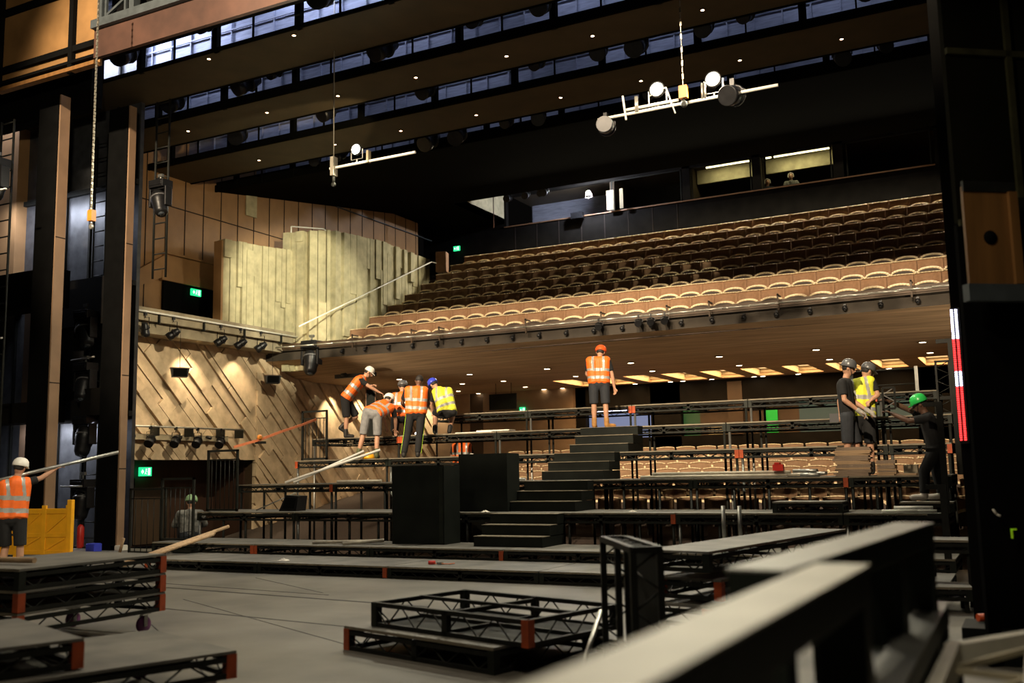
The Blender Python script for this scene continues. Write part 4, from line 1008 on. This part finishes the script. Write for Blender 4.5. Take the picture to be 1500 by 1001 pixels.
# ================================================================== PEOPLE
def cap(b,p,q,r1,r2=None,flat=False,n=12):
    p=V(p);q=V(q);r2=r1 if r2 is None else r2;d=q-p;L=d.length
    if L<1e-4: d=V((0,0,1));L=1e-4
    M3=d.to_track_quat('Z','Y').to_matrix().to_4x4()
    prof=[(max(.001,r1*math.sin(a)),-r1*math.cos(a)) for a in [PI/2*i/4 for i in range(5)]]
    if flat: prof+=[(r2,L),(r2*.6,L+.001)]
    else: prof+=[(max(.001,r2*math.cos(a)),L+r2*math.sin(a)) for a in [PI/2*i/4 for i in range(5)]]
    b.lathe(prof,c=p,mtx=M3,n=n)
def ell(b,c,rx,ry,rz,R=None,n=14):
    prof=[(math.sin(PI*i/8)+1e-3,-math.cos(PI*i/8)) for i in range(9)]
    m=Matrix.Diagonal((rx,ry,rz,1)); m=(R.to_4x4()@m) if R else m
    b.lathe(prof,c=c,mtx=m,n=n)
def fuse(b,name,mats,parent,vox=.011,it=3,paint=None):
    me=b.mesh('tmp',mats);o=bpy.data.objects.new('tmp',me);COL.objects.link(o)
    m=o.modifiers.new('r','REMESH');m.mode='VOXEL';m.voxel_size=vox;m.use_smooth_shade=True
    s=o.modifiers.new('s','SMOOTH');s.factor=.5;s.iterations=it
    dg=bpy.context.evaluated_depsgraph_get();nm=bpy.data.meshes.new_from_object(o.evaluated_get(dg))
    bpy.data.objects.remove(o);nm.name=name
    nm.materials.clear()
    for x in mats: nm.materials.append(M[x])
    nm.polygons.foreach_set('use_smooth',[True]*len(nm.polygons))
    nm.polygons.foreach_set('material_index',[paint(p.center) for p in nm.polygons] if paint else [0]*len(nm.polygons))
    return link_mesh(name,nm,parent)
def person(o,px,zbase,label,J,skin='skin',top=('vest','hi_orange'),shirt='black_cloth',bottom=('shorts','black_cloth'),boots='boot_black',helmet='white_plastic',hair='hair_dark',gloves=None,face=(0,1,0),hue=None,group=None):
    beta=math.radians(27.5)-math.atan((px-750)/1458)
    e=empty('person',(o[0],o[1],zbase),beta,label,'person',group)
    g={k:V(v) for k,v in J.items()}
    H_,N,sL,sR,hL,hR=g['head'],g['neck'],g['sL'],g['sR'],g['hL'],g['hR']
    pel=(hL+hR)/2;sp=(N-pel).normalized();lat=(sR-sL).normalized();fw=V(face).normalized()
    hu=(H_-N);hu=(hu.normalized()*.7+V((0,0,.3))).normalized()
    hx=fw.cross(hu).normalized();fw=hu.cross(hx).normalized()
    R=Matrix((hx,fw,hu)).transposed()
    def hp(x,y,z): return H_+R@V((x,y,z))
    wl=pel.lerp(N,.33)
    def torso(b,inf=0.,neck=True,low=0.,short=False):
        a=hL.lerp(sL,low);c=hR.lerp(sR,low)
        ins=lambda s,t:s.lerp(t,.16)
        cap(b,a.lerp(c,.12),ins(sL,sR)-sp*.04,.098+inf,.088+inf);cap(b,c.lerp(a,.12),ins(sR,sL)-sp*.04,.098+inf,.088+inf)
        cap(b,pel.lerp(N,low),N-sp*.10,.105+inf,.10+inf)
        cap(b,sL.lerp(sR,.08),sR.lerp(sL,.08),.062+inf,.062+inf)
    b=MB();torso(b)
    cap(b,N-sp*.06,H_-hu*.04,.056,.05)
    ell(b,H_,.076,.095,.118,R);ell(b,hp(0,.02,-.06),.055,.07,.06,R);cap(b,hp(0,.088,.005),hp(0,.112,-.025),.012,.016)
    for s in(-1,1): ell(b,hp(s*.078,-.005,-.01),.014,.022,.032,R);cap(b,hp(s*.035,.08,.03),hp(s*.01,.09,.03),.012)
    cap(b,hp(-.02,.088,-.055),hp(.02,.088,-.055),.010)
    for S in 'LR':
        s,el,ha,h,k,a=g['s'+S],g['e'+S],g['w'+S],g['h'+S],g['k'+S],g['a'+S]
        cap(b,s,el,.052,.040);cap(b,el,el.lerp(ha,.35),.041,.042);cap(b,el.lerp(ha,.3),ha,.041,.027)
        cap(b,h-V((0,0,.02)),k,.088,.056);cap(b,k,k.lerp(a,.4),.055,.056);cap(b,k.lerp(a,.35),a,.056,.036)
        toe=g.get('t'+S,a+V((0,.17,-.03)));cap(b,a-V((0,0,.02)),toe,.038,.03)
        # hand: palm, four fingers of different lengths, thumb
        d=(ha-el).normalized();sd=d.cross(V((0,0,1)));sd=sd.normalized() if sd.length>.05 else V((1,0,0));nn=sd.cross(d)
        if S=='L': sd=-sd
        pc=ha+d*.05
        for u in(-.022,0,.022): cap(b,ha+sd*u*.7,ha+d*.085+sd*u,.016,.015)
        for i,(u,L) in enumerate(((-.030,.052),(-.010,.066),(.010,.070),(.030,.058))):
            k0=ha+d*.09+sd*u;k1=k0+(d*.8-nn*.45).normalized()*L*.55;k2=k1+(d*.35-nn*.9).normalized()*L*.5
            cap(b,k0,k1,.0092,n=8);cap(b,k1,k2,.0085,n=8)
        t0=ha+d*.03+sd*.03;t1=t0+(d*.6+sd*.75).normalized()*.04;cap(b,t0,t1,.012,n=8);cap(b,t1,t1+(d*.9+sd*.1-nn*.3).normalized()*.03,.010,n=8)
    fuse(b,'body',[skin],e,.0095,2)
    for s in(-1,1): b=MB();ell(b,hp(s*.03,.088,.012),.011,.008,.008,R,8);b.build('eye','hair_dark',e)
    # shirt
    if shirt:
        b=MB();torso(b,.012,low=.05)
        for S in 'LR': s,el=g['s'+S],g['e'+S];cap(b,s,s.lerp(el,.72 if shirt!='camo_cloth' else 1.),.068,.062,flat=True)
        if shirt=='camo_cloth':
            for S in 'LR': cap(b,g['e'+S],g['e'+S].lerp(g['w'+S],.85),.055,.04,flat=True)
        fuse(b,'shirt',[shirt],e,.012)
    if top:
        b=MB();torso(b,.032,low=.10)
        cap(b,hL.lerp(sL,.22).lerp(hR,.1),hL.lerp(hR,.1)+sp*.02,.13,.145,flat=True);cap(b,hR.lerp(sR,.22).lerp(hL,.1),hR.lerp(hL,.1)+sp*.02,.13,.145,flat=True);cap(b,pel.lerp(N,.2),pel+sp*.02,.13,.14,flat=True)
        LL=(N-pel).length
        def paint(c):
            t=(c-pel).dot(sp)/LL;s=abs((c-(sL+sR)/2).dot(lat))
            if abs(t-.20)<.055 or abs(t-.50)<.055: return 1
            if t>.5 and .085<s<.135: return 1
            return 0
        fuse(b,'hi_vis_vest',[top[1],'reflective'],e,.012,paint=paint)
    kind,bm_=bottom
    b=MB();cap(b,hL.lerp(hR,.15),hR.lerp(hL,.15),.118,.118);cap(b,pel+sp*.08,pel-V((0,0,.05)),.118,.10);cap(b,hL.lerp(hR,.1)+sp*.06,hL.lerp(hR,.1),.112,.112);cap(b,hR.lerp(hL,.1)+sp*.06,hR.lerp(hL,.1),.112,.112)
    for S in 'LR':
        h,k,a=g['h'+S],g['k'+S],g['a'+S]
        if kind=='shorts': cap(b,h,h.lerp(k,.98),.108,.092,flat=True)
        else: cap(b,h,k,.104,.078);cap(b,k,k.lerp(a,.95),.078,.066,flat=True)
    fuse(b,kind,[bm_],e,.012)
    if kind=='trousers' and hue:
        b=MB()
        for S in 'LR':
            h,k,a=g['h'+S],g['k'+S],g['a'+S];o_=lat*(.10 if S=='R' else -.10)
            b.bar(h+o_,k+o_*.82,.006,.02);b.bar(k+o_*.82,a+o_*.7,.006,.02)
        b.build('side_stripe',hue,e)
    for S in 'LR':
        a=g['a'+S];k=g['k'+S];toe=g.get('t'+S,a+V((0,.17,-.03)))
        b=MB();cap(b,a+(k-a).normalized()*.10,a-V((0,0,.03)),.055,.052);cap(b,a-V((0,0,.035)),toe,.048,.042);fuse(b,'boot',[boots],e,.012,2)
    if gloves:
        for S in 'LR':
            el,ha=g['e'+S],g['w'+S];d=(ha-el).normalized();b=MB();cap(b,ha-d*.03,ha+d*.09,.04,.043)
            sd=d.cross(V((0,0,1))).normalized()
            for u,L in((-.028,.05),(-.009,.062),(.010,.066),(.028,.054)): cap(b,ha+d*.09+sd*u,ha+d*(.09+L)+sd*u-V((0,0,.02)),.0125,n=8)
            cap(b,ha+d*.03+sd*.04,ha+d*.07+sd*.065,.014,n=8);fuse(b,'glove',[gloves],e,.009,1)
    if helmet:
        b=MB();b.lathe([(.118,-.012),(.121,0),(.120,.03),(.108,.075),(.08,.108),(.045,.124),(.004,.13)],c=hp(0,-.002,.03),mtx=R.to_4x4(),n=20)
        b.prism([hp(-.085,.075,.02),hp(.085,.075,.02),hp(.06,.155,.012),hp(-.06,.155,.012)],hu*.012)
        for u in(-.03,0,.03): b.tube(hp(u,-.09,.115),hp(u,.09,.115),.012)
        hb=b.build('helmet',helmet,e)
        b=MB();b.bar(hp(.08,.02,.02),hp(.045,.075,-.11),.008,.012);b.bar(hp(-.08,.02,.02),hp(-.045,.075,-.11),.008,.012);b.build('chin_strap','lantern_black',e)
        b=MB();ell(b,hp(0,-.03,-.0),.082,.075,.07,R);b.build('hair',hair,e)
    else:
        b=MB();ell(b,hp(0,-.018,.03),.086,.095,.10,R);fuse(b,'hair',[hair],e,.012,1)
    return e
Z5,Z6,Z4=TZ[5],TZ[6],TZ[4];WX,WY=-14.05,10.2
def jj(**k): return k
person((WX,WY),28,0,'person in white helmet and orange vest shouldering a long pole by the yellow barrier',jj(head=(.08,.02,1.70),neck=(.04,0,1.55),sL=(-.15,.0,1.43),sR=(.20,.02,1.47),hL=(-.12,0,.92),hR=(.11,0,.92),eL=(-.36,.12,1.36),wL=(-.55,.02,1.42),eR=(.38,.06,1.53),wR=(.58,.10,1.66),kL=(-.07,.06,.50),kR=(.13,-.02,.50),aL=(-.13,.0,.09),aR=(.14,.02,.09),tL=(-.2,.15,.05),tR=(.16,.18,.05)),helmet='white_plastic',face=(.5,.85,0))
b_=math.radians(27.5)-math.atan((28-750)/1458)
tubes('carried_pole','long grey tube carried by the white-helmet worker',[((WX-.95*math.cos(b_)+.10*math.sin(b_),WY-.95*math.sin(b_)-.10*math.cos(b_),1.33),(WX+1.52*math.cos(b_)-.2*math.sin(b_),WY+1.52*math.sin(b_)+.2*math.cos(b_),1.93))],'galv',.03,'pole')
person((-14.22,18.8),505,Z6,'person in orange vest and black shorts leaning on the dark column at the top left',jj(head=(.55,.0,1.54),neck=(.44,0,1.44),sL=(.36,.17,1.37),sR=(.33,-.17,1.37),hL=(.03,.1,.93),hR=(.0,-.1,.93),eL=(.52,.20,1.22),wL=(.62,.12,1.24),eR=(.55,-.18,1.20),wR=(.80,-.12,1.06),kL=(.26,.1,.52),kR=(.04,-.1,.48),aL=(-.10,.1,.28),aR=(.02,-.1,.09),tL=(-.0,.1,.17),tR=(.18,-.1,.05)),helmet='white_plastic',face=(1,0,-.45))
e=empty('dark_speaker_column',(-13.93,19.42,Z6),math.radians(35),'tall narrow dark speaker column under the hands of the leaning worker','speaker')
MB().box(-.12,.12,-.12,.12,0,1.22).build('cabinet','speaker_brown',e,.01);MB().box(-.1,.1,-.128,-.12,.05,1.15).build('grille','black_ply',e);MB().box(-.03,.05,-.03,.03,1.22,1.3).build('top_bracket','lantern_black',e)
person((-12.72,17.6),541,Z5,'person in grey shorts bending over with a white helmet',jj(head=(.47,.42,1.30),neck=(.42,.32,1.22),sL=(.24,.34,1.20),sR=(.55,.20,1.10),hL=(.0,.0,1.0),hR=(.22,-.02,.97),eL=(.34,.52,.95),wL=(.42,.58,.72),eR=(.62,.34,.86),wR=(.62,.45,.64),kL=(-.08,.03,.52),kR=(.22,.03,.50),aL=(-.19,.0,.10),aR=(.20,.0,.09),tL=(-.2,.17,.05),tR=(.24,.17,.05)),bottom=('shorts','grey_cloth'),boots='boot_olive',helmet='white_plastic',face=(.5,.5,-.7))
person((-12.72,18.85),585,Z6,'person in orange vest and dark helmet kneeling between two colleagues',jj(head=(.07,.16,1.14),neck=(.05,.08,1.0),sL=(-.14,.08,.92),sR=(.22,.06,.90),hL=(-.09,0,.44),hR=(.14,0,.44),eL=(-.22,.28,.68),wL=(-.12,.46,.52),eR=(.30,.26,.68),wR=(.2,.46,.52),kL=(-.12,.36,.14),kR=(.22,.36,.14),aL=(-.12,-.06,.10),aR=(.16,-.06,.10),tL=(-.12,-.1,.05),tR=(.16,-.1,.05)),helmet='grey_plastic',face=(.1,.9,-.5))
person((-11.62,17.6),606,Z5,'tall bareheaded person seen from behind in orange vest and black trousers with green side stripe',jj(head=(.20,.08,1.62),neck=(.17,.0,1.49),sL=(-.06,0,1.42),sR=(.34,0,1.41),hL=(.02,0,.93),hR=(.24,0,.93),eL=(-.16,.14,1.16),wL=(-.06,.36,1.05),eR=(.40,.12,1.14),wR=(.32,.34,1.02),kL=(-.05,.02,.50),kR=(.20,.02,.50),aL=(-.13,0,.09),aR=(.16,0,.09)),bottom=('trousers','black_cloth'),skin='skin_dark',helmet=None,hue='green_tape',face=(0,.9,-.5))
person((-11.62,18.85),640,Z6,'person in yellow vest and blue helmet squatting at the right of the group',jj(head=(-.16,.24,1.14),neck=(-.06,.16,1.05),sL=(-.14,.16,.96),sR=(.20,.10,.98),hL=(.03,-.08,.50),hR=(.24,-.08,.50),eL=(-.22,.32,.70),wL=(-.16,.48,.50),eR=(.26,.32,.68),wR=(.18,.48,.48),kL=(-.12,.26,.50),kR=(.28,.26,.50),aL=(-.14,.02,.10),aR=(.18,.02,.10)),top=('vest','hi_yellow'),helmet='blue_plastic',face=(-.4,.7,-.4))
person((-7.78,18.75),885,Z6,'person standing alone at the head of the black stairs in orange vest and helmet',jj(head=(.05,.10,1.56),neck=(.02,.03,1.44),sL=(-.20,0,1.38),sR=(.19,0,1.38),hL=(-.11,0,.92),hR=(.11,0,.92),eL=(-.24,.12,1.12),wL=(-.12,.26,.95),eR=(.27,.02,1.08),wR=(.31,.06,.82),kL=(-.115,0,.49),kR=(.12,0,.49),aL=(-.12,0,.09),aR=(.13,0,.09),tL=(-.1,.17,.05),tR=(.28,.08,.05)),bottom=('shorts','navy_cloth'),boots='boot_tan',helmet='orange_plastic',face=(.1,.8,-.6))
person((-2.60,16.50),1240,Z4,'person in black T-shirt, work gloves and grey helmet standing behind the plank stack',jj(head=(.05,0,1.70),neck=(-.01,0,1.55),sL=(.0,.19,1.46),sR=(-.06,-.19,1.46),hL=(.0,.1,.94),hR=(-.02,-.1,.94),eL=(.10,.24,1.18),wL=(.30,.12,1.02),eR=(-.04,-.25,1.18),wR=(.17,-.20,1.0),kL=(.10,.1,.50),kR=(-.03,-.1,.50),aL=(.10,.1,.09),aR=(-.1,-.1,.09),tL=(.26,.1,.05),tR=(.06,-.1,.05)),top=None,bottom=('shorts','navy_cloth'),helmet='grey_plastic',gloves='glove',face=(1,.05,-.2))
o=MB().box(-.12,.02,-.06,.04,0,.14).box(.04,.14,-.05,.04,.02,.12).build('tool_pouch','grey_plastic',bpy.data.objects['person.007']);o.location=(-.16,-.1,.84)
person((-2.50,16.98),1240,Z4,'person in yellow vest half hidden behind the black T-shirt worker',jj(head=(.17,.04,1.68),neck=(.10,0,1.56),sL=(-.15,.02,1.46),sR=(.22,0,1.52),hL=(-.06,0,.95),hR=(.14,0,.95),eL=(-.29,.02,1.22),wL=(-.29,.0,1.0),eR=(.30,-.04,1.28),wR=(.20,-.14,1.20),kL=(-.08,0,.5),kR=(.14,0,.5),aL=(-.1,0,.09),aR=(.14,0,.09)),top=('vest','hi_yellow'),helmet='grey_plastic',face=(.8,.5,-.2))
person((-1.38,15.3),1358,.975,'person in green helmet and white shoes reaching left to hold a small black frame',jj(head=(-.04,0,1.36),neck=(.03,0,1.24),sL=(.05,-.17,1.15),sR=(.05,.17,1.17),hL=(.13,-.1,.72),hR=(.12,.1,.72),eL=(-.20,-.20,1.12),wL=(-.42,-.08,1.24),eR=(-.2,.16,1.30),wR=(-.44,.05,1.42),kL=(-.04,-.1,.42),kR=(.12,.1,.40),aL=(-.06,-.1,.09),aR=(.17,.1,.09),tL=(-.22,-.1,.05),tR=(.0,.1,.05)),top=None,bottom=('trousers','black_cloth'),skin='skin_dark',boots='shoe_white',helmet='green_plastic',face=(-1,.05,-.1))
e=empty('hand_held_frame',(-1.88,15.05,2.28),math.radians(8),'small black lattice frame held by the green-helmet worker','truss frame')
MB().bar((0,0,0),(.16,0,0),.03).bar((0,0,.3),(.16,0,.3),.03).bar((0,0,0),(0,0,.3),.03).bar((.16,0,0),(.16,0,.3),.03).build('frame','black_steel',e);MB().bar((0,0,.0),(.16,0,.1),.012).bar((.16,0,.1),(0,0,.2),.012).bar((0,0,.2),(.16,0,.3),.012).build('lacing','galv',e)
person((-15.2,15.0),270,0,'person in camouflage shirt and green helmet seated low behind the baluster panel',jj(head=(.02,.04,1.0),neck=(0,0,.87),sL=(-.20,0,.78),sR=(.21,0,.78),hL=(-.12,0,.34),hR=(.12,0,.34),eL=(-.30,.14,.54),wL=(-.16,.36,.50),eR=(.30,.14,.54),wR=(.16,.36,.50),kL=(-.18,.42,.50),kR=(.18,.42,.50),aL=(-.16,.46,.10),aR=(.16,.46,.10)),top=None,shirt='camo_cloth',bottom=('trousers','navy_cloth'),helmet='pale_green',face=(.1,.9,-.4))
o=MB().box(-.25,.25,-.2,.2,0,.22).box(-.26,.26,-.21,.21,.2,.23).build('low_crate','black_ply');o.location=(-15.22,15.02,0);tag(o,'low black crate under the person in camouflage','crate')
for (px,x,y,l,f) in ((1162,-7.35,37.0,'person in pale checked shirt and headphones seated at the right booth window',(0,-1,-.1)),(1125,-8.3,37.35,'dim figure with headphones further left behind the right booth window',(.3,-1,0))):
    e=person((x,y),px,11.12,l,jj(head=(0,-.05,1.13),neck=(0,0,.99),sL=(.20,0,.90),sR=(-.20,0,.90),hL=(.12,0,.45),hR=(-.12,0,.45),eL=(.30,-.1,.68),wL=(.30,-.32,.70),eR=(-.26,-.1,.66),wR=(-.12,-.32,.66),kL=(.15,-.38,.48),kR=(-.15,-.38,.48),aL=(.15,-.4,.1),aR=(-.15,-.4,.1),tL=(.15,-.55,.05),tR=(-.15,-.55,.05)),top=None,shirt='camo_cloth' if px==1162 else 'navy_cloth',bottom=('trousers','navy_cloth'),helmet=None,hair='hair_brown',face=f)
    MB().path([(-.1,-.05,1.12),(-.09,-.05,1.22),(0,-.05,1.27),(.09,-.05,1.22),(.1,-.05,1.12)],.012).box(-.115,-.09,-.08,-.02,1.09,1.15).box(.09,.115,-.08,-.02,1.09,1.15).build('headphones','white_plastic',e)
    o=MB().box(-.2,.2,-.2,.2,.28,.34).tube((0,0,0),(0,0,.28),.03).build('booth_stool','lantern_black');o.location=(x,y,11.12);tag(o,'stool under the %s in the booth'%('person in the checked shirt' if px==1162 else 'dim figure'),'stool')
for (x,l) in ((-7.0,'sound desk on the sill in front of the checked shirt'),):
    o=MB().prism([(-.5,0,0),(.5,0,0),(.5,.5,.12),(-.5,.5,.12)],(0,0,.06)).build('mixing_desk','lantern_black');o.location=(x,36.2,11.62);tag(o,l,'mixing desk')
# yellow helmet left on the tier and other hand things
e=empty('spare_helmet',(-12.42,17.25,Z5),.3,'yellow helmet lying on the fifth tier between the bending worker’s feet'.replace('’',''),'helmet')
MB().lathe([(.125,0),(.13,.01),(.12,.05),(.10,.09),(.06,.125),(.004,.14)],n=20).build('shell','yellow_plastic',e);MB().box(-.08,.08,.09,.17,.0,.014).build('brim','yellow_plastic',e)
e=empty('work_torch',(-12.0,18.42,Z6+.0),0,'tiny bright torch spark at the knees of the kneeling worker','torch');MB().tube((0,0,.03),(0,.1,.03),.018).build('barrel','lantern_black',e);MB().lathe([(.001,-.006),(.02,0),(.001,.006)],c=(0,-.008,.03),ax='y',n=12).build('lens','em_spark',e)
for (x,y,w,l) in ((-10.75,18.9,.9,'pale board lying on the sixth tier right of the squatting worker'),(-10.3,18.95,.8,'thin white board overlapping the pale one on the sixth tier')):
    o=MB().box(-w/2,w/2,-.15,.15,0,.03).build('loose_board','paper');o.location=(x,y,Z6+(.031 if w<.85 else 0));tag(o,l,'board')

person((-12.51,21.25),675,.80,'person in orange vest glimpsed low between the fifth and sixth tiers, beyond the group',jj(head=(.0,.10,1.52),neck=(0,.02,1.40),sL=(-.19,0,1.33),sR=(.19,0,1.33),hL=(-.11,0,.90),hR=(.11,0,.90),eL=(-.26,.1,1.08),wL=(-.2,.32,1.0),eR=(.26,.1,1.08),wR=(.2,.32,1.0),kL=(-.11,0,.48),kR=(.11,0,.48),aL=(-.12,0,.09),aR=(.12,0,.09)),helmet='grey_plastic',face=(0,.9,-.4))
o=MB().box(-.4,.4,-.35,.35,0,1.19).box(-.42,.42,-.37,.37,1.19,1.215).build('work_platform','black_ply');o.location=(-12.51,21.3,-.415);tag(o,'black box platform in the stalls under the person glimpsed between the tiers','platform')
# ================================================================== CAMERA AND VIEW
def setup_camera():
    cam=bpy.data.cameras.new('camera');cam.sensor_width=36;cam.sensor_fit='HORIZONTAL';cam.lens=1458*36/1500
    cam.shift_x=0;cam.shift_y=0;cam.clip_start=.05;cam.clip_end=200
    o=bpy.data.objects.new('camera',cam);COL.objects.link(o);o.location=(0,0,1.5)
    a,p,r=map(math.radians,(27.5,7.42,1.1))
    fw=V((-math.sin(a)*math.cos(p),math.cos(a)*math.cos(p),math.sin(p)));rt=V((math.cos(a),math.sin(a),0));up=rt.cross(fw)
    rt2=rt*math.cos(r)-up*math.sin(r);up2=up*math.cos(r)+rt*math.sin(r)
    m=Matrix((rt2,up2,-fw)).transposed().to_4x4();m.translation=(0,0,1.5);o.matrix_world=m
    cam.dof.use_dof=True;cam.dof.focus_distance=20;cam.dof.aperture_fstop=1.4
    SC.camera=o
setup_camera()
w=bpy.data.worlds.new('world');SC.world=w;w.use_nodes=True
w.node_tree.nodes['Background'].inputs[0].default_value=(.5,.45,.4,1);w.node_tree.nodes['Background'].inputs[1].default_value=.004
SC.view_settings.view_transform='Standard';SC.view_settings.look='None';SC.view_settings.gamma=1;SC.view_settings.exposure=0
SC.view_settings.use_curve_mapping=False
SC.cycles.use_denoising=True
SC.cycles.max_bounces=6;SC.cycles.sample_clamp_indirect=6
# ================================================================== LIGHT
# stage working light high behind the camera, cut by the header so only the first circle rows catch it
for (x,tx) in ((-12,-15),(-7,-9),(-2,-3)): spot((x,-2,13.45),(tx,24,5.2),28000,(1,.80,.55),36,.5,.25)
# unseen overhead spots added to light the stage floor
for (x,y) in ((-9,6),(-3,2.5),(-7,11)):
    spot((x,y,9.0),(x-.3,y+.8,0),520,(1,.86,.64),110,.5,.5)
spot((-.6,-.8,6.5),(-.48,1.9,1.2),560,(1,.90,.70),50,.6,.3)  # unseen spot added to brighten the near frame tops
# work lamps on bars and in the projection slot, wall spots; added ones marked
for (x,y,z,p) in ((-11.83,15.9,8.08,900),(-5.38,15.9,8.06,900),(-4.38,15.9,8.04,900)): spot((x,y-.05,z),(x,y-6,z-4.5),p,(1,.92,.68),150,.3,.09)
spot((-3,26.3,10.5),(-19.3,25.8,4.4),1100,(1,.93,.66),42,.2,.08)
spot((-11.7,16.3,8.05),(-20,23.9,7.0),6500,(1,.93,.66),27,.5,.08)
spot((-11.7,16.3,8.05),(-21,20.6,2.3),2600,(1,.86,.58),42,.3,.08)  # extra beam at the left bar lamp, added to brighten the diagonal wall
for (x,y) in ((-20.2,20.4),(2.0,21.0)): spot((x,y,2.7),(-9,27,5.6),650,(1,.80,.55),70,.7,.1)  # added low spots brightening the circle soffit in place of bounced light
spot((-6,4,6),(-17,13.2,11.6),1500,(1,.85,.6),46,.4,.2)  # unseen spot added to lift the plywood wall at top left
spot((-9,5,7),(-15.8,11.8,.9),1700,(1,.86,.62),46,.4,.2)  # unseen spot added to brighten the yellow barrier
spot((-3,2,6.5),(-.2,8.3,3.2),330,(1,.86,.62),34,.5,.2)  # unseen spot added for the plywood hatch at right
spot((-11,17.5,9.2),(-21.9,22.0,9.7),800,(1,.78,.45),40,.15,.08)
point((-14.9,35.2,12.35),600,(.8,.85,1),.06)
# added area lamps without fixtures, brightening the seat rims from behind
area((-9,35.7,12.7),(-9,28,7.5),200,(1,.88,.62),12,.15)
area((-9,32.7,11.35),(-9,32.7,7.5),1600,(1,.88,.62),17,.3)
# wall-washing lanterns
for (y,z,tz,p) in ((16.9,5.2,3,900),(18.3,5.3,3.2,520),(20.2,5.25,3.,420),(22.1,5.25,3,260),(24.0,5.25,3.,520)):
    spot((-20.30,y,z),(-21.1,y+.25,tz),p,(1,.80,.50),85,.8,.04)
for (y,p) in ((26.7,260),(28.3,260),(33.0,200)): spot((-20.3,y,4.42),(-21.1,y+.1,2.2),p,(1,.80,.50),75,.7,.04)
# cold working light in the wing bays
area((-21.5,15.1,12),(-21.5,16.0,6),300,(.75,.80,1),5,.4);area((-18.8,15.35,2.75),(-18.8,16.0,1.2),12,(.85,.88,1),.5,.1);area((-20.4,15.2,2.7),(-20.4,16.0,1.2),50,(.85,.88,1),1.5,.1)
area((-21,15.2,8.2),(-21,16,6),70,(.8,.85,1),2,.3)
